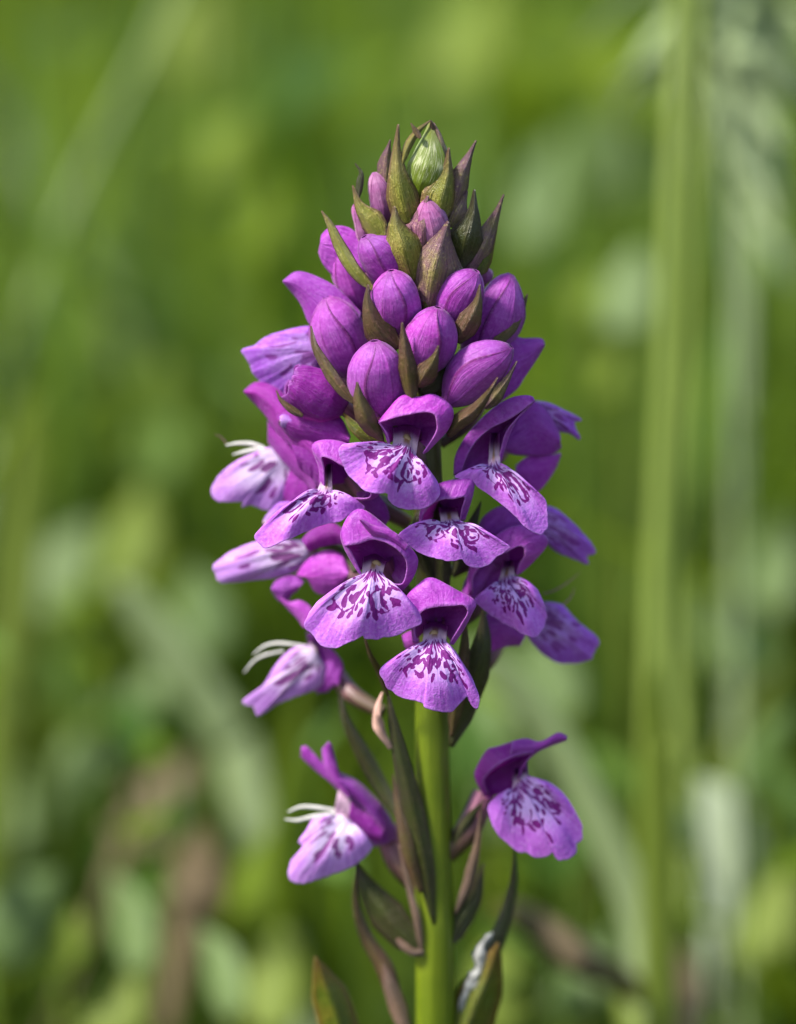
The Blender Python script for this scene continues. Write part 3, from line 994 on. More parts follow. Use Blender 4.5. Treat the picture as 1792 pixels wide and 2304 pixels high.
# 15 far left, lip held level
F = flower(4, -30, (1050, 720), 18)
lip(4, [(900, 600), (900, 680)], [(800, 580), (835, 640), (810, 720)],
    [(780, 568), (600, 560), (420, 580), (260, 640), (130, 730), (103, 772), (130, 862), (190, 886), (400, 866), (600, 842), (740, 790), (822, 700)], -70, F, M['lip_pale'], tip=0, side=0, bulge=16, lift=4)
sheet('hood', 4, [(740, 830), (820, 720), (950, 640), (1080, 670), (1140, 790)], [(830, 850), (880, 950), (960, 980), (1050, 960), (1130, 860)], (-50, 0), F, None, 24)
sheet('petal', 4, [(548, 930), (590, 870), (690, 835), (770, 850), (800, 880)], [(552, 950), (610, 1030), (660, 1040), (700, 980), (740, 950)], (-60, -50), F, None, 16)
sheet('petal', 4, [(580, 960), (680, 1030), (770, 1025), (850, 1080), (860, 1150)], [(590, 990), (680, 1090), (740, 1150), (800, 1230), (850, 1230)], (-60, -30), F, None, 12)
tb = tube('stalk', np.c_[unz(4, [(880, 590), (1020, 610), (1130, 690), (1200, 800)]), [-40, -30, -20, 0]], [7, 9, 10, 10], M['bract_dark'], F)
sheet('petal', 4, [(780, 560), (860, 480), (1000, 430), (1090, 470)], [(830, 650), (940, 610), (1040, 590), (1120, 600)], (-30, 10), F, M['petal_magenta'], 14)
sheet('petal', 5, [(180, 1240), (225, 1215), (290, 1190)], [(205, 1335), (255, 1335), (310, 1300)], (60, 90), F, None, 8)
# 16 left, hanging, with two white threads
F = flower(4, -60, (1020, 1560), 20, to=(1400, 1880))
lip(4, [(860, 1320), (900, 1400)], [(835, 1375), (875, 1420), (920, 1480)],
    [(825, 1372), (720, 1390), (640, 1450), (560, 1550), (480, 1680), (400, 1760), (333, 1790), (350, 1820), (412, 1838), (430, 1902), (480, 1890), (600, 1810), (750, 1750),
     (880, 1700), (950, 1640), (962, 1560), (925, 1482)], -95, F, M['lip_pale'], tip=10, side=0, bulge=10, lift=0)
sheet('hood', 4, [(820, 1270), (900, 1300), (1000, 1390), (1085, 1500), (1090, 1590)], [(840, 1400), (900, 1460), (950, 1560), (960, 1650), (900, 1735)], (-110, -90), F, None, -18)
sheet('petal', 4, [(960, 1480), (1060, 1500), (1090, 1580), (1060, 1660)], [(880, 1720), (960, 1725), (1010, 1690), (1060, 1665)], (-100, -90), F, None, 10)
filament(4, [(408, 1435), (500, 1370), (620, 1350), (820, 1375)], 44, (-110, -100), F)
filament(4, [(338, 1575), (410, 1490), (500, 1440), (640, 1410)], 36, (-115, -105), F)
# 17 low left, alone
F = flower(6, 20, (1150, 1330), 30, to=(1500, 1930))
lip(6, [(720, 1080), (820, 1140)], [(665, 1225), (740, 1240), (830, 1290)],
    [(650, 1228), (520, 1220), (440, 1260), (390, 1350), (308, 1462), (352, 1498), (290, 1590), (235, 1650), (213, 1780), (270, 1852), (400, 1846), (560, 1790), (750, 1730), (900, 1640), (1012, 1510),
     (960, 1440), (880, 1340), (835, 1292)], 0, F, M['lip_pale'], tip=45, side=0)
sheet('hood', 6, [(690, 800), (860, 880), (1000, 1005), (1130, 1145), (1215, 1300), (1235, 1450)], [(690, 960), (800, 1070), (900, 1170), (960, 1300), (1000, 1400), (1030, 1510)], (-20, -40), F, None, 34)
sheet('petal', 6, [(810, 1080), (920, 1170), (1040, 1250), (1130, 1340)], [(780, 1250), (880, 1340), (960, 1430), (1080, 1460)], (0, 10), F, M['petal_magenta'], 16)
sheet('sepal', 6, [(335, 560), (390, 555), (520, 690), (640, 790), (710, 930)], [(330, 640), (380, 695), (480, 785), (600, 880), (690, 970)], (-40, -20), F, None, 8)
sheet('sepal', 6, [(590, 505), (620, 540), (655, 670), (700, 820), (800, 1030)], [(535, 570), (545, 680), (600, 830), (680, 940), (790, 1040)], (0, 6), F, None, 8)
sheet('petal', 6, [(690, 960), (740, 970), (800, 1040), (830, 1150)], [(650, 1170), (700, 1210), (760, 1230), (820, 1220)], (-10, 0), F, M['throat'], 14)
filament(6, [(205, 1175), (320, 1130), (450, 1130), (680, 1165)], 62, (-18, -10), F)
filament(6, [(175, 1245), (300, 1255), (450, 1220), (660, 1190)], 66, (-8, -6), F)
# 18 low right, alone
F = flower(7, 70, (600, 1000), 28, to=(170, 1640))
lip(7, [(880, 760), (980, 760)], [(870, 960), (940, 900), (1010, 850)],
    [(860, 970), (760, 1000), (680, 1060), (633, 1130), (650, 1230), (700, 1350), (780, 1440), (900, 1540), (1000, 1572), (1100, 1612), (1200, 1600), (1248, 1548), (1262, 1570), (1300, 1632), (1380, 1632),
     (1462, 1580), (1482, 1480), (1532, 1420), (1520, 1280), (1440, 1130), (1330, 980), (1200, 890), (1080, 860), (1010, 835)], 60, F, None, tip=55, side=5)
hood(7, [(640, 1010), (590, 890), (650, 790), (780, 690), (900, 640), (1060, 615), (1000, 690), (960, 760), (900, 880)],
     [(600, 1030), (520, 880), (515, 780), (620, 590), (720, 550), (1000, 480), (1130, 570), (980, 690), (930, 880)], (700, 900), 60, F, M['petal_magenta'])
sheet('sepal', 7, [(1385, 455), (1300, 422), (1180, 488), (1100, 505), (980, 478), (860, 500)], [(1380, 490), (1250, 535), (1140, 580), (1060, 620), (960, 640), (840, 660)], (60, 85), F, None, 10)

sheet('petal', 7, [(540, 900), (680, 790), (850, 690), (1000, 660)], [(630, 1060), (720, 1010), (880, 970), (1010, 850)], (20, 25), F, M['petal_magenta'], -12)

# ---------------------------------------------------------------- buds
bud(1, (740, 1020), (575, 738), 250, off=0, lean=40, roll=38)
bud(1, (800, 1300), (735, 938), 280, off=10, lean=45, roll=-32)
bud(1, (520, 1560), (355, 1095), 310, off=0, lean=40, roll=-35)
bud(1, (680, 1790), (635, 1352), 325, off=20, lean=50, roll=28)
bud(1, (925, 1540), (1010, 1155), 290, off=15, lean=50, roll=-30)
bud(1, (1050, 1250), (1235, 940), 240, off=0, lean=40, roll=30)
bud(1, (1180, 1420), (1440, 962), 280, off=-30, lean=20, roll=35)
bud(1, (1060, 1710), (1440, 1385), 265, off=20, lean=40, roll=30)
bud(1, (575, 1190), (425, 800), 175, off=-30, lean=20, roll=0)
b = bud(2, (1110, 740), (660, 520), 370, off=0, lean=10, roll=10, open_tip=True, d=30,
        prof=([0, .08, .25, .5, .8, 1], [.3, .62, .95, 1, .9, .62]), mat='petal_magenta')
b['label'] = 'half open magenta bud with a ragged rim'
bud(1, (690, 670), (635, 362), 140, 'bud_pink', off=0, lean=15, roll=0)
bud(1, (570, 780), (518, 550), 100, 'bud_pink', off=-10, lean=10)
bud(1, (1290, 1010), (1290, 920), 70, 'bud_pink', off=-60, lean=10)
bud(1, (960, 820), (945, 520), 180, 'bud_pink', off=-12, lean=20)

# ---------------------------------------------------------------- bracts of the bud cone
# the green tip of the spike
PT = ([0, .08, .25, .45, .65, .85, 1], [.35, .6, .92, 1, .74, .34, .06])
bud(1, (895, 530), (968, 62), 250, 'crown', off=0, lean=10, roll=-10, prof=PT)
bract(1, [(850, 72), (870, 105), (905, 160)], 26, 'bract_brown', off=8)
bract(1, [(962, 56), (890, 118), (832, 205), (790, 330)], 46, 'bract', 'narrow', d=(18, 26, 34, 38), cup=0.4)
bract(1, [(985, 70), (1015, 150), (1038, 260), (1050, 400)], 46, 'bract_purple', 'narrow', d=(10, 20, 28, 34), cup=0.4)
bract(1, [(1000, 250), (985, 150), (968, 55)][::-1], 60, 'bract_brown', 'narrow', d=(20, 5), cup=0.5)
bract(1, [(775, 78), (765, 250), (780, 420), (815, 560), (845, 660)], 165, 'bract', d=(30, 40, 52, 50, 40))
bract(1, [(728, 168), (705, 280), (700, 420)], 85, 'bract_purple', off=-10)
bract(1, [(1072, 215), (1065, 380), (1030, 520), (1010, 660)], 190, 'bract', d=(35, 45, 50, 40), roll=-0.3)
bract(1, [(1232, 172), (1180, 300), (1130, 450), (1085, 620)], 130, 'bract_purple', d=(0, 12, 20, 15), roll=-0.4)
bract(1, [(1140, 360), (1110, 480), (1060, 610)], 140, 'bract_pink', d=(0, 8, 10))
bract(1, [(1222, 462), (1215, 620), (1180, 760), (1120, 920)], 190, 'bract_dark', d=(20, 35, 45, 30), roll=-0.2)
bract(1, [(1180, 470), (1130, 580), (1080, 680)], 150, 'bract_purple', d=(0, 20, 20))
bract(1, [(1395, 490), (1340, 640), (1270, 800), (1190, 960)], 125, 'bract_purple', d=(-10, 0, 15, 10), roll=-0.3)
bract(1, [(1380, 560), (1330, 720), (1270, 880), (1230, 970)], 90, 'bract_green', d=(-20, -10, 0, 0))
bract(1, [(1070, 648), (1030, 780), (990, 950), (950, 1150)], 310, 'bract_purple', d=(85, 92, 92, 70), cup=0.45, keel=0.08)
bract(1, [(950, 498), (930, 600), (925, 700), (920, 830)], 215, 'bract_pink', d=(52, 62, 66, 50), cup=0.4)
bract(1, [(752, 560), (765, 680), (810, 820), (860, 1000)], 225, 'bract', d=(65, 80, 88, 60), cup=0.4)
bract(1, [(508, 438), (545, 560), (610, 650), (680, 760)], 130, 'bract', d=(10, 30, 45, 50), roll=0.3)
bract(1, [(522, 308), (556, 360), (550, 420), (535, 520)], 34, 'bract_dark', d=(-20, -10, -5, 0))
bract(1, [(325, 588), (375, 670), (430, 790), (520, 940), (640, 1060)], 78, 'bract', 'narrow', d=(20, 40, 60, 85, 90), cup=0.4)
bract(1, [(598, 1020), (595, 1120), (630, 1240), (690, 1320), (780, 1390)], 150, 'bract_brown', d=(110, 120, 125, 120, 105))
bract(1, [(262, 1265), (285, 1380), (350, 1500), (430, 1620), (520, 1720)], 72, 'bract_brown', 'narrow', d=(50, 80, 100, 115, 120), cup=0.4)
bract(1, [(797, 1242), (815, 1390), (835, 1540), (860, 1720)], 105, 'bract_brown', 'narrow', d=(165, 170, 170, 155), cup=0.4)
bract(1, [(1012, 1378), (985, 1460), (940, 1540), (890, 1620)], 110, 'bract_brown', d=(178, 180, 175, 150))
bract(1, [(1255, 1020), (1240, 1130), (1190, 1240), (1120, 1360)], 120, 'bract_brown', d=(108, 118, 120, 100))
bract(1, [(1535, 1078), (1490, 1180), (1420, 1290), (1320, 1390)], 78, 'bract_brown', 'narrow', d=(-10, 10, 30, 40))
bract(1, [(1120, 1440), (1060, 1500), (980, 1590), (900, 1640)], 110, 'bract_dark', d=(70, 80, 90, 90))
bract(3, [(918, 508), (850, 620), (740, 760), (620, 850), (540, 960)], 130, 'bract_brown', d=(165, 170, 165, 150, 125), cup=0.4)
bract(3, [(1065, 383), (990, 520), (900, 650), (820, 740)], 110, 'bract_purple', d=(130, 140, 140, 120))
bract(2, [(1203, 542), (1220, 680), (1285, 840), (1400, 990)], 150, 'bract_brown', 'narrow', d=(175, 185, 185, 150), cup=0.4)
bract(2, [(586, 608), (620, 680), (700, 750), (790, 800)], 55, 'bract_brown', d=(40, 60, 70, 70))
bract(2, [(1100, 780), (1180, 880), (1300, 960), (1430, 1040)], 130, 'bract_green', 'narrow', d=(60, 90, 100, 90))
bract(1, [(925, 1120), (950, 1150), (975, 1180)], 90, 'bract_green', d=(70, 70, 60))
bract(1, [(1100, 1500), (1030, 1580), (990, 1690)], 110, 'bract_green', d=(60, 60, 50))
# among the flowers, along the stem
bract(5, [(440, 200), (470, 500), (480, 800), (470, 1000)], 120, 'bract_dark', 'narrow', d=(30, 45, 45, 40))
bract(5, [(780, 1020), (770, 1300), (690, 1600), (540, 2060)], 210, 'bract_dark', 'narrow', d=(40, 60, 60, 40))
bract(5, [(640, 1100), (640, 1350), (590, 1700), (540, 1980)], 110, 'bract_brown', 'narrow', d=(60, 70, 70, 45))
bract(4, [(1250, 1260), (1300, 1430), (1370, 1560), (1440, 1750)], 44, 'bract_brown', 'narrow', d=(120, 110, 90, 60))
bract(5, [(330, 250), (280, 450), (330, 650), (400, 820)], 90, 'bract_dark', 'narrow', d=(30, 50, 50, 40))
bract(5, [(760, 260), (700, 420), (640, 600), (560, 800)], 110, 'bract_dark', 'narrow', d=(10, 30, 40, 40))
# lower stem
bract(6, [(690, -40), (750, 280), (890, 560), (1080, 900), (1300, 1280)], 150, 'bract_dark', 'narrow', d=(-60, -50, -45, -40, -10), label='long dark bract behind the stem')
bract(6, [(1160, 30), (1215, 330), (1300, 720), (1400, 1150), (1500, 1620), (1600, 2250)], 215, 'bract_dark', 'narrow', d=(50, 52, 56, 58, 56, 44), cup=0.25)
bract(6, [(1210, 820), (1270, 1150), (1360, 1550), (1480, 1950)], 130, 'bract_brown', 'narrow', d=(30, 48, 64, 52))
bract(6, [(1110, 30), (1040, 230), (1080, 360), (1200, 560)], 110, 'withered', 'leaf', d=(50, 60, 60, 50), wave=0.8, label='withered pinkish shred on the stem')
bract(8, [(420, 110), (520, 300), (650, 480), (840, 700)], 230, 'bract_dark', 'narrow', d=(0, 15, 30, 40), cup=0.35)
bract(8, [(700, 0), (760, 250), (820, 480), (850, 690)], 46, 'bract_dry', 'narrow', d=(20, 40, 52, 46))
bract(8, [(690, 600), (740, 650), (800, 690), (860, 680)], 46, 'bract_dry', 'even', d=(40, 48, 52, 48))
bract(8, [(425, 150), (430, 380), (500, 600), (610, 780), (680, 1000), (740, 1250)], 110, 'bract_brown', 'narrow', d=(-20, -20, -10, 0, 10, 20))
bract(8, [(600, 760), (650, 900), (700, 1050), (760, 1250)], 110, 'bract_dry', 'leaf', d=(5, 15, 20, 25))
bract(8, [(168, 715), (230, 880), (290, 1050), (420, 1500), (760, 2400)], 260, 'bract_green', 'leaf', d=(10, 10, 10, 10, 20), name='leaf', keel=0.2)
bract(8, [(1335, 625), (1265, 850), (1180, 1050), (1080, 1400), (950, 2400)], 320, 'bract_green', 'leaf', d=(20, 20, 25, 30, 30), name='leaf', keel=0.2)
bract(8, [(1440, 0), (1430, 250), (1360, 520), (1260, 760), (1080, 1140)], 100, 'bract_dark', 'narrow', d=(-40, -40, -30, -20, 0))
bract(7, [(575, 1080), (540, 1380), (490, 1640), (440, 1880), (320, 2150)], 110, 'bract_dry', 'narrow', d=(60, 40, 30, 25, 20), wave=0.5)
bract(8, [(1240, 120), (1190, 330), (1100, 480), (1030, 640)], 140, 'bract_dark', 'narrow', d=(0, 10, 15, 20))
bract(7, [(600, 1060), (480, 1200), (380, 1350), (270, 1540)], 110, 'bract_dark', 'narrow', d=(30, 25, 22, 15))

# ---------------------------------------------------------------- white fluff caught between leaf and stem
def lumps(name, z, centres, mat, parent=None):
    """knobbly skin over overlapping lumps"""
    s = ZOOM[z][2]
    pts = unz(z, centres)
    path = cr(pts, 26)
    nv, nu = 26, 22
    t = np.linspace(0, 1, nv)
    r0 = np.interp(t, [0, .08, .35, .7, .92, 1], [1, 6, 12, 11, 7, 1]) * (1 + 0.22 * np.sin(t * 23))
    w = P(path)
    tg = np.gradient(w, axis=0)
    tg /= np.linalg.norm(tg, axis=1)[:, None]
    sd = np.cross(tg, FWD)
    sd /= np.linalg.norm(sd, axis=1)[:, None]
    b = np.cross(sd, tg)
    a = np.linspace(0, 2 * math.pi, nu, endpoint=False)
    rr = np.random.default_rng(5)
    n2 = 1 + 0.28 * np.sin(3 * a[None] + 9 * t[:, None]) * np.cos(17 * t[:, None] + a[None]) + 0.22 * rr.normal(size=(nv, nu))
    V = w[:, None] + (r0[:, None] * n2 * PXM)[..., None] * (np.cos(a)[None, :, None] * sd[:, None] + 0.7 * np.sin(a)[None, :, None] * b[:, None])
    me = grid_mesh(name, V, close_u=True, uv=np.stack(np.meshgrid(a, t), -1))
    return link(name, me, mat, parent)


fl = lumps('white_fluff', 8, [(1300, 560, -5), (1225, 660, 5), (1215, 800, 8), (1140, 930, 12), (1090, 1080, 14)], M['fluff'])
fl['label'] = 'white fluffy clump caught between a leaf and the orchid stem'
fl['category'] = 'fluff'

# ---------------------------------------------------------------- background plants
def to_ground(pts_w, bend=0.0):
    """extend a stem from its lowest point down to the soil"""
    lo = pts_w[-1]
    d = pts_w[-1] - pts_w[-2]
    d = d / (np.linalg.norm(d) + 1e-9)
    k = lo[2] / max(0.2, -d[2]) if d[2] < -0.05 else lo[2]
    foot = np.array([lo[0] + np.clip(d[0] * k * 0.5, -0.04, 0.04), lo[1] + np.clip(d[1] * k, -0.03, 0.03), -0.005])
    mid = (lo + foot) / 2
    mid[0] = lo[0] * 0.4 + foot[0] * 0.6
    return np.concatenate([pts_w, [mid], [foot]])


def wpath(z, pts, back):
    """picture points at 'back' metres behind the stem -> world points"""
    q = unz(z, [(p[0], p[1]) for p in pts])
    return P(np.c_[q, np.full(len(q), -back / PXM)])


def wtube(name, w, r, mat, parent=None, nu=8, nv=30):
    c = cr(w, nv)
    rr = np.interp(np.linspace(0, 1, nv), np.linspace(0, 1, len(r)), r)
    t = np.gradient(c, axis=0)
    t /= np.linalg.norm(t, axis=1)[:, None] + 1e-12
    s = np.cross(t, [0, 1.0, 0.03])
    s /= np.linalg.norm(s, axis=1)[:, None] + 1e-12
    b = np.cross(s, t)
    a = np.linspace(0, 2 * math.pi, nu, endpoint=False)
    V = c[:, None] + rr[:, None, None] * (np.cos(a)[None, :, None] * s[:, None] + np.sin(a)[None, :, None] * b[:, None])
    return link(name, grid_mesh(name, V, close_u=True, uv=np.stack(np.meshgrid(a, np.linspace(0, 1, nv)), -1)), mat, parent)


def wblade(name, w, width, prof, mat, parent=None, roll=0.0, cup=0.15, nu=7, nv=30, twist=0.0, upto=1.0):
    """leaf blade along world points (tip first), width in metres"""
    c = cr(w, nv)
    t = np.linspace(0, 1, nv)
    xs, ys_ = PROF[prof]
    pr = np.interp(t / upto, xs, ys_) * width * 0.5
    if upto < 1:
        pr = pr * np.interp(t, [0, upto * 0.75, min(1, upto * 1.1), 1], [1, 1, 0.12, 0.12])
    ta = np.gradient(c, axis=0)
    ta /= np.linalg.norm(ta, axis=1)[:, None] + 1e-12
    sd = np.cross(ta, FWD)
    sd /= np.linalg.norm(sd, axis=1)[:, None] + 1e-12
    nn = np.cross(sd, ta)
    ro = roll + twist * t
    s2 = sd * np.cos(ro)[:, None] + nn * np.sin(ro)[:, None]
    n2 = -sd * np.sin(ro)[:, None] + nn * np.cos(ro)[:, None]
    u = np.linspace(-1, 1, nu)
    V = c[:, None] + s2[:, None] * (pr[:, None] * u)[..., None] + n2[:, None] * (pr[:, None] * cup * u ** 2)[..., None]
    o = link(name, grid_mesh(name, V), mat, parent)
    return thicken(o, 0.25)


def tag(o, label, cat, group=None):
    o['kind'] = 'thing'
    o['label'] = label
    o['category'] = cat
    if group:
        o['group'] = group
    return o


# tall grass stems on the right
tag(wtube('tall_grass', to_ground(wpath(12, [(1205, -60), (1185, 500), (1165, 1100), (1130, 2184), (1110, 2700)], 0.085)), [0.0010, 0.0012, 0.0014, 0.0016, 0.0016, .0016], M['grass_bright']),
    'tall fresh green grass stem standing bolt upright beside the orchid', 'grass stem')
tag(wtube('tall_grass', to_ground(wpath(14, [(1300, -2500), (1265, -1000), (1215, -300), (1185, 100), (1205, 650), (1235, 1200)], 0.095)), [0.0008, 0.0010, 0.0012, 0.0013, .0013], M['grass_bright']),
    'second green grass stem, crossing close behind the tallest upright one', 'grass stem')
tag(wblade('leaning_grass', to_ground(wpath(14, [(1095, 640), (1090, 760), (1105, 1000), (1110, 1250)], 0.066)), 0.0042, 'narrow', M['grass_fresh']),
    'short green sheath blade at the foot of the upright grass stems', 'grass blade')
# pale seed heads top right
def panicle(z, stem_pts, back, seed, label, n_sp=26, span=0.55, mat='grass_pale'):
    r = np.random.default_rng(seed)
    w = to_ground(wpath(z, stem_pts, back))
    root = wtube('seed_head', w, [0.00035, 0.0005, 0.0007, 0.0008], M['grass_pale'])
    c = cr(w, 120)
    for k in range(n_sp):
        i = int(r.uniform(0, span) * 60)
        p = c[i]
        tip = p + np.array([r.normal() * 0.006, r.normal() * 0.006, -0.004 + r.normal() * 0.007])
        mid = (p + tip) / 2 + np.array([0, 0, 0.002])
        wblade('spikelet', np.array([tip, mid, p]), 0.0028, 'leaf', M[mat], root, nu=4, nv=7, roll=r.uniform(-1, 1))
    return tag(root, label, 'grass')


panicle(12, [(1320, -150), (1330, 150), (1380, 500), (1420, 1000), (1440, 1700)], 0.115, 3, 'pale nodding grass seed head just behind the upright green stems', 30, 0.8)
panicle(12, [(1450, -250), (1500, 250), (1520, 700), (1500, 1200), (1470, 2000)], 0.135, 4, 'whitish feathery grass seed head hanging over the meadow edge', 36, 0.9)
panicle(12, [(1640, -200), (1600, 100), (1530, 420), (1480, 900), (1460, 1600)], 0.14, 5, 'drooping straw coloured grass seed head leaning outward', 20, 0.7)
# leaning pale blade that passes behind the lowest right flower
tag(wblade('leaning_grass', to_ground(wpath(14, [(330, 560), (470, 740), (680, 1020), (860, 1380), (1010, 1720), (1060, 2100)], 0.072)), 0.0056, 'even', M['grass_pale'], cup=0.3, roll=-0.7),
    'pale flat grass blade leaning behind the lone orchid flower with the rounded lip', 'grass blade')
tag(wblade('broad_leaf', to_ground(wpath(14, [(1290, 1120), (1305, 1300), (1335, 1550), (1345, 1800), (1330, 2150)], 0.12)), 0.0150, 'paddle', M['leaf_white'], roll=-0.7, upto=0.62),
    'large whitish green leaf held upright near the grass stems', 'leaf')
tag(wblade('broad_leaf', to_ground(wpath(14, [(1040, 1270), (1140, 1320), (1250, 1380), (1330, 1560)], 0.09)), 0.0055, 'leaf', M['leaf_blue'], roll=0.2, upto=0.5),
    'small blue green leaf joining the whitish upright leaf', 'leaf')
tag(wblade('broad_leaf', to_ground(wpath(14, [(1690, 560), (1560, 880), (1430, 1200), (1350, 1500), (1330, 1900)], 0.13)), 0.011, 'leaf', M['grass_fresh'], roll=0.3),
    'broad green leaf leaning away behind the whitish leaf', 'leaf')
# dry twig
tw = wtube('dry_twig', np.concatenate([wpath(14, [(420, 1700)], 0.05), wpath(14, [(560, 1750), (700, 1850), (800, 1930)], 0.058), wpath(14, [(1000, 2040), (1300, 2500)], 0.07),
                                       [[0.05, 0.10, -0.003]]]), [0.0012, 0.0018, 0.0022, 0.0018, 0.0015, .0014, .0014], M['leaf_dry'])
tag(tw, 'dry tan twig slanting down behind the foot of the stem', 'twig')
# left stems
tag(wtube('tall_grass', to_ground(wpath(11, [(820, -200), (640, 200), (400, 660), (200, 1130), (40, 1620), (-60, 2000)], 0.17)), [0.0006, 0.0008, 0.0010, 0.0012], M['grass_pale']),
    'long pale grass stem slanting across the open meadow', 'grass stem')
tag(wtube('tall_grass', to_ground(wpath(11, [(-250, 150), (0, 500), (180, 800), (420, 1200), (560, 1500)], 0.30)), [0.0014, 0.0016, 0.002, 0.002], M['grass_pale']),
    'pale grass stem slanting the opposite way, crossing the long one', 'grass stem')
tag(wblade('leaning_grass', to_ground(wpath(13, [(150, -500), (110, 0), (70, 450), (10, 900)], 0.13)), 0.0048, 'even', M['grass_fresh']),
    'upright yellow green grass blade at the meadow edge, away from the orchid', 'grass blade')
tag(wblade('leaning_grass', to_ground(wpath(13, [(1290, 620), (1280, 850), (1240, 1150), (1200, 1500)], 0.10)), 0.0036, 'grass', M['leaf_olive']),
    'short bright grass blade below the hanging flower with white threads', 'grass blade')
tag(wblade('leaning_grass', to_ground(wpath(13, [(500, 300), (640, 480), (800, 720), (960, 960), (1050, 1250)], 0.12)), 0.0075, 'even', M['grass_pale'], roll=-0.7),
    'whitish diagonal grass blade lit along its edge', 'grass blade')
tag(wblade('broad_leaf', to_ground(wpath(13, [(820, 560), (640, 760), (460, 930), (300, 1120), (200, 1400), (150, 1800)], 0.135)), 0.0088, 'leaf', M['leaf_blue'], roll=-0.6, upto=0.55),
    'broad pale green leaf bending over the dry brown leaves', 'leaf')
# dry leaves low on the left
tag(wblade('dry_leaf', to_ground(wpath(13, [(820, 1020), (720, 1180), (600, 1330), (500, 1480)], 0.13)), 0.0100, 'leaf', M['leaf_dry'], roll=-0.5, upto=0.6),
    'dry brown leaf curled over under the broad pale leaf', 'dry leaf')
tag(wblade('dry_leaf', to_ground(wpath(13, [(850, 1330), (850, 1480), (830, 1640), (780, 1800)], 0.10)), 0.0085, 'leaf', M['leaf_dry'], roll=-0.5, upto=0.7),
    'tan dry leaf standing on edge above green leaves', 'dry leaf')

LEAFSPOTS = [  # enlargement, x, y, width px (of the enlargement), slant, metres behind, material, label
    (11, 960, 640, 190, 0.6, 0.20, 'leaf_yellow', 'bright yellow green leaf standing above the bud cone level, slanting'),
    (11, 1110, 930, 170, 0.3, 0.22, 'leaf_yellow', 'olive yellow leaf just below the brightest yellow green leaf'),
    (11, 860, 120, 240, 0.1, 0.30, 'grass_fresh', 'high fresh green leaf above the yellow green ones'),
    (12, 500, 420, 230, -0.8, 0.21, 'leaf_yellow', 'yellow green leaf lying flat over the meadow past the bud tip'),
    (12, 880, 360, 260, -1.2, 0.26, 'leaf_yellow', 'wide yellow leaf reaching towards the tall grass stems'),
    (12, 990, 1230, 190, 0.2, 0.14, 'leaf_blue', 'round pale leaf shining beside the upright grass stem'),
    (12, 610, 800, 260, 0.5, 0.20, 'leaf_blue', 'soft blue green leaf next to the bud tip'),
    (12, 880, 640, 240, -0.5, 0.22, 'leaf_blue', 'blue green leaf between the bud tip and the grass stems'),
    (12, 800, 1230, 130, 0.1, 0.17, 'leaf_yellow', 'olive leaf next to the round pale one'),
    (12, 850, 1500, 180, -0.3, 0.17, 'leaf_yellow', 'dark olive leaf under the round pale one'),
    (12, 300, 120, 260, 0.4, 0.3, 'grass_fresh', 'fresh leaf high up past the bud tip'),
    (13, 560, 120, 230, 0.2, 0.15, 'leaf_olive', 'olive green leaf beside the level pale orchid lip'),
    (13, 280, 230, 230, 0.6, 0.16, 'leaf_blue', 'dull blue green leaf behind the olive one'),
    (13, 860, 420, 190, -0.3, 0.13, 'leaf_blue', 'pale leaf close to the hanging flower with white threads'),
    (13, 300, 650, 220, 0.4, 0.16, 'leaf_olive', 'olive leaf above the broad bending leaf'),
    (13, 60, 1300, 200, 0.1, 0.14, 'leaf_blue', 'pale green leaf at the edge near the dry brown leaves'),
    (13, 100, 1720, 240, 0.7, 0.13, 'leaf_blue', 'blue grey leaf low among the ground leaves'),
    (13, 290, 1830, 130, 0.2, 0.12, 'leaf_olive', 'small olive leaf low among the ground leaves'),
    (13, 540, 1750, 200, -0.4, 0.115, 'leaf_blue', 'pale rounded leaf low beside the tan dry leaf'),
    (13, 930, 1960, 180, -0.5, 0.10, 'leaf_blue', 'pale streaked leaf under the tan dry leaf'),
    (13, 520, 2080, 220, 0.9, 0.12, 'grass_fresh', 'fresh leaf lowest among the ground leaves'),
    (13, 1130, 1600, 250, 0.2, 0.14, 'leaf_yellow', 'olive green leaf below the lone orchid flower with white threads'),
    (13, 1180, 1980, 190, 0.1, 0.12, 'grass_fresh', 'fresh leaf beside the olive brown orchid leaf'),
    (14, 1600, 220, 230, 0.3, 0.15, 'leaf_blue', 'pale blue green leaf past the grass stems, high'),
    (14, 1420, 520, 220, -0.6, 0.14, 'leaf_blue', 'dull pale leaf just past the grass stems'),
    (14, 620, 700, 200, -0.6, 0.12, 'leaf_blue', 'soft green leaf behind the leaning flat blade'),
    (14, 800, 1950, 230, 0.7, 0.13, 'leaf_blue', 'blue green leaf under the dry twig'),
    (14, 1040, 2050, 160, 0.0, 0.10, 'grass_fresh', 'fresh green leaf where the leaning blade ends'),
    (14, 1600, 1720, 230, 0.5, 0.15, 'grass_fresh', 'fresh leaf past the whitish leaf'),
    (14, 1640, 2040, 200, -0.4, 0.13, 'leaf_yellow', 'olive leaf past the whitish leaf, low down'),
    (14, 1190, 2030, 170, 0.1, 0.11, 'leaf_dry', 'tan leaf under the whitish leaf'),
    (14, 450, 1150, 200, 0.2, 0.13, 'leaf_blue', 'green leaf between the stem and the leaning blade'),
    (14, 330, 830, 240, -0.2, 0.14, 'leaf_blue', 'pale green leaf behind the thin pink whiskers'),
    (14, 430, 2000, 200, 0.1, 0.12, 'grass_fresh', 'bright green leaf at the foot of the stem'),
]
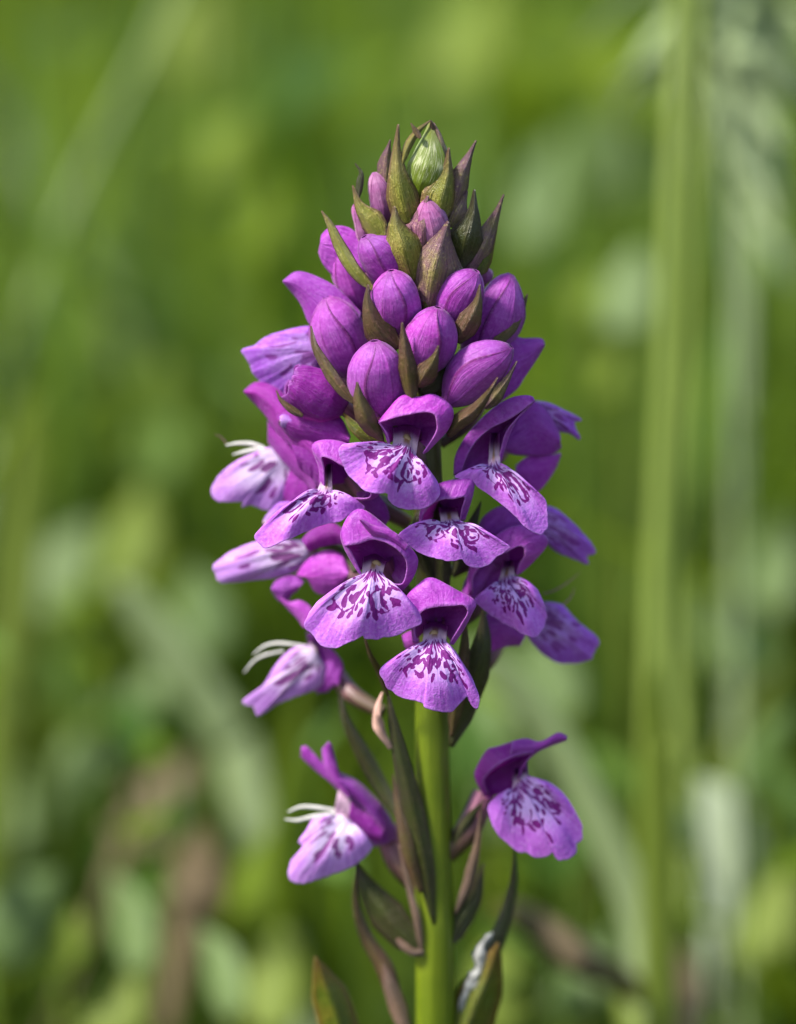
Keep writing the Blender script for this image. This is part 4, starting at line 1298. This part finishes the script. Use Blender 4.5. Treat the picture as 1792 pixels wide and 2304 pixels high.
for (z, x, y, wd, sl, back, mat, lab) in LEAFSPOTS:
    s = ZOOM[z][2]
    back *= 0.75 if (z > 12 and y > 1500) else 1.0
    L = wd * 1.9
    dx, dy = math.sin(sl) * L / 2, math.cos(sl) * L / 2
    pts = wpath(z, [(x + dx, y - dy), (x + dx * 0.2, y - dy * 0.3), (x - dx * 0.4, y + dy * 0.4), (x - dx, y + dy)], back)
    pts[:, 1] += (pts[:, 2] - pts[:, 2].mean()) * RNG.uniform(0.2, 1.0)
    root = wblade('broad_leaf', pts, wd * s * PXM * (1 + back / DIST) * 1.5, 'leaf', M[mat], roll=RNG.uniform(-0.9, 0.0), cup=0.2, nu=7, nv=14)
    tag(root, lab, 'leaf')
    foot = pts[-1].copy()
    sw = np.array([pts[-1] + (pts[-2] - pts[-1]) * 0.1, pts[-1] * [1, 1, 0.6] + [0.002, 0.002, 0], [foot[0] + 0.004, foot[1] + 0.006, -0.004]])
    wtube('leaf_stalk', sw, [0.0005, 0.0007, 0.0009], M['grass_fresh'], root, nu=6, nv=12)

# ---------------------------------------------------------------- the meadow itself
def grass_mass(name, n, yr, hr, wr, label, seed, lean=0.35, palette=None, spread=0.30, seg=7, x0=0.07):
    r = np.random.default_rng(seed)
    y = yr[0] + (yr[1] - yr[0]) * r.random(n) ** 1.5
    half = x0 + spread * (y + 0.4)
    x = r.uniform(-1, 1, n) * half
    h = r.uniform(hr[0], hr[1], n)
    wd = r.uniform(wr[0], wr[1], n) * (1 + 0.6 * np.clip(y, 0, 2))
    az = r.uniform(0, 2 * math.pi, n)
    ln = np.clip(np.abs(r.normal(0, lean, n)), 0, 0.9)
    reach = y + np.sin(az) * h * ln
    az = np.where((y > 0.1) & (reach < 0.11), -az, az)
    t = np.linspace(0, 1, seg)
    fa = az + r.normal(0, 0.9, n)
    px = x[:, None] + np.cos(az)[:, None] * h[:, None] * ln[:, None] * t[None] ** 1.8
    py = y[:, None] + np.sin(az)[:, None] * h[:, None] * ln[:, None] * t[None] ** 1.8
    pz = h[:, None] * (t[None] - 0.35 * ln[:, None] * t[None] ** 2.6)
    prof = np.interp(t, [0, .35, .75, 1], [.7, 1, .7, .04])
    ox = -np.sin(fa)[:, None] * wd[:, None] * prof[None] * 0.5
    oy = np.cos(fa)[:, None] * wd[:, None] * prof[None] * 0.5
    L = np.stack([px - ox, py - oy, pz], -1)
    Rr = np.stack([px + ox, py + oy, pz], -1)
    V = np.stack([L, Rr], 2).reshape(-1, 3)
    b = (np.arange(n) * seg * 2)[:, None] + (np.arange(seg - 1) * 2)[None]
    fcs = np.stack([b, b + 1, b + 3, b + 2], -1).reshape(-1, 4)
    me = bpy.data.meshes.new(name)
    me.vertices.add(len(V))
    me.vertices.foreach_set('co', V.reshape(-1).astype(np.float32))
    me.loops.add(fcs.size)
    me.loops.foreach_set('vertex_index', fcs.reshape(-1).astype(np.int32))
    me.polygons.add(len(fcs))
    me.polygons.foreach_set('loop_start', (np.arange(len(fcs)) * 4).astype(np.int32))
    me.polygons.foreach_set('loop_total', np.full(len(fcs), 4, np.int32))
    me.update()
    pal = np.array(palette)
    c = pal[r.integers(0, len(pal), n)] * r.uniform(0.75, 1.25, n)[:, None]
    cc = np.concatenate([np.repeat(c, seg * 2, 0), np.ones((n * seg * 2, 1))], 1)
    at = me.color_attributes.new('tint', 'FLOAT_COLOR', 'POINT')
    at.data.foreach_set('color', cc.reshape(-1).astype(np.float32))
    me.polygons.foreach_set('use_smooth', np.ones(len(fcs), bool))
    o = link(name, me, M['grass'])
    o['kind'] = 'stuff'
    o['label'] = label
    o['category'] = 'grass'
    return o


PAL = [(1, 1, 1), (0.35, 0.45, 0.3), (0.45, 0.55, 0.4), (1.7, 1.55, 0.3), (1.9, 1.8, 1.6), (1.15, 1.1, 0.5), (0.8, 0.95, 0.8), (1.5, 1.35, 1.0), (1.25, 1.25, 0.35), (0.7, 0.85, 0.6), (1.5, 1.45, 1.6)]
grass_mass('meadow_grass', 5200, (0.16, 1.6), (0.10, 0.24), (0.004, 0.009), 'dense green meadow grass filling the ground behind the orchid', 21, 0.45, PAL)
grass_mass('far_grass', 5200, (1.4, 5.0), (0.15, 0.35), (0.008, 0.02), 'distant soft green meadow grass running up to the horizon', 22, 0.4, PAL)
grass_mass('undergrowth', 2600, (0.13, 0.55), (0.05, 0.14), (0.006, 0.014), 'low leafy undergrowth between the taller grass', 23, 0.8, PAL)
grass_mass('turf', 2200, (-0.5, 0.12), (0.02, 0.06), (0.003, 0.006), 'short turf round the foot of the orchid', 24, 0.6, PAL, 0.35)


def herb_mass(name, n, yr, zr, sz, label, seed, palette):
    """small rounded herb leaves, each a folded six-sided blade on its own slant"""
    r = np.random.default_rng(seed)
    y = r.uniform(yr[0], yr[1], n)
    x = r.uniform(-1, 1, n) * (0.05 + 0.16 * (y + 0.4))
    z = zr[0] + (zr[1] - zr[0]) * r.random(n) ** 1.3
    ln = r.uniform(sz[0], sz[1], n)
    wd = ln * r.uniform(0.35, 0.7, n)
    az = r.uniform(0, 2 * math.pi, n)
    el = r.normal(0.3, 0.5, n)
    d = np.stack([np.cos(az) * np.cos(el), np.sin(az) * np.cos(el), np.sin(el)], -1)
    sd = np.stack([-np.sin(az), np.cos(az), 0 * az], -1)
    up = np.cross(d, sd)
    up *= np.sign(up[:, 2:3] + 1e-6)
    c = np.stack([x, y, z], -1)
    prof = [(0, 0, 0), (0.3, 1, 0.25), (0.7, 0.8, 0.2), (1, 0, -0.1), (0.7, -0.8, 0.2), (0.3, -1, 0.25), (0.5, 0, 0)]
    V = np.stack([c + d * (a * ln)[:, None] + sd * (b * wd * 0.5)[:, None] + up * (e * wd * 0.5)[:, None] for a, b, e in prof], 1)
    # a thin stalk down to the soil
    st = np.stack([c + sd * 0.0004, c - sd * 0.0004, np.c_[x + 0.01 * np.cos(az + 3), y + 0.01 * np.sin(az + 3), 0 * x - 0.004]], 1)
    allv = np.concatenate([V, st], 1).reshape(-1, 3)
    k = np.arange(n)[:, None] * 10
    tri = np.array([(0, 1, 6), (1, 2, 6), (2, 3, 6), (3, 4, 6), (4, 5, 6), (5, 0, 6), (7, 8, 9)])
    f = (k[:, None, :] + tri[None]).reshape(-1, 3)
    me = bpy.data.meshes.new(name)
    me.from_pydata(allv.tolist(), [], f.tolist())
    pal = np.array(palette)
    cc = pal[r.integers(0, len(pal), n)] * r.uniform(0.7, 1.3, n)[:, None]
    cc = np.concatenate([np.repeat(cc, 10, 0), np.ones((n * 10, 1))], 1)
    at = me.color_attributes.new('tint', 'FLOAT_COLOR', 'POINT')
    at.data.foreach_set('color', cc.reshape(-1).astype(np.float32))
    me.update()
    o = link(name, me, M['grass'])
    o['kind'] = 'stuff'
    o['label'] = label
    o['category'] = 'herbs'
    return o


HPAL = [(1.2, 1.25, 1.1), (0.8, 1.0, 0.9), (1.5, 1.55, 1.9), (1.6, 1.5, 0.4), (0.6, 0.8, 0.6), (1.9, 1.9, 2.3)]
herb_mass('meadow_herbs', 1500, (0.085, 0.30), (0.04, 0.145), (0.007, 0.015), 'small rounded herb leaves crowding the lower meadow behind the orchid', 31, HPAL)
herb_mass('taller_herbs', 700, (0.17, 0.5), (0.08, 0.21), (0.010, 0.022), 'scattered larger herb leaves among the taller meadow grass', 32, HPAL)
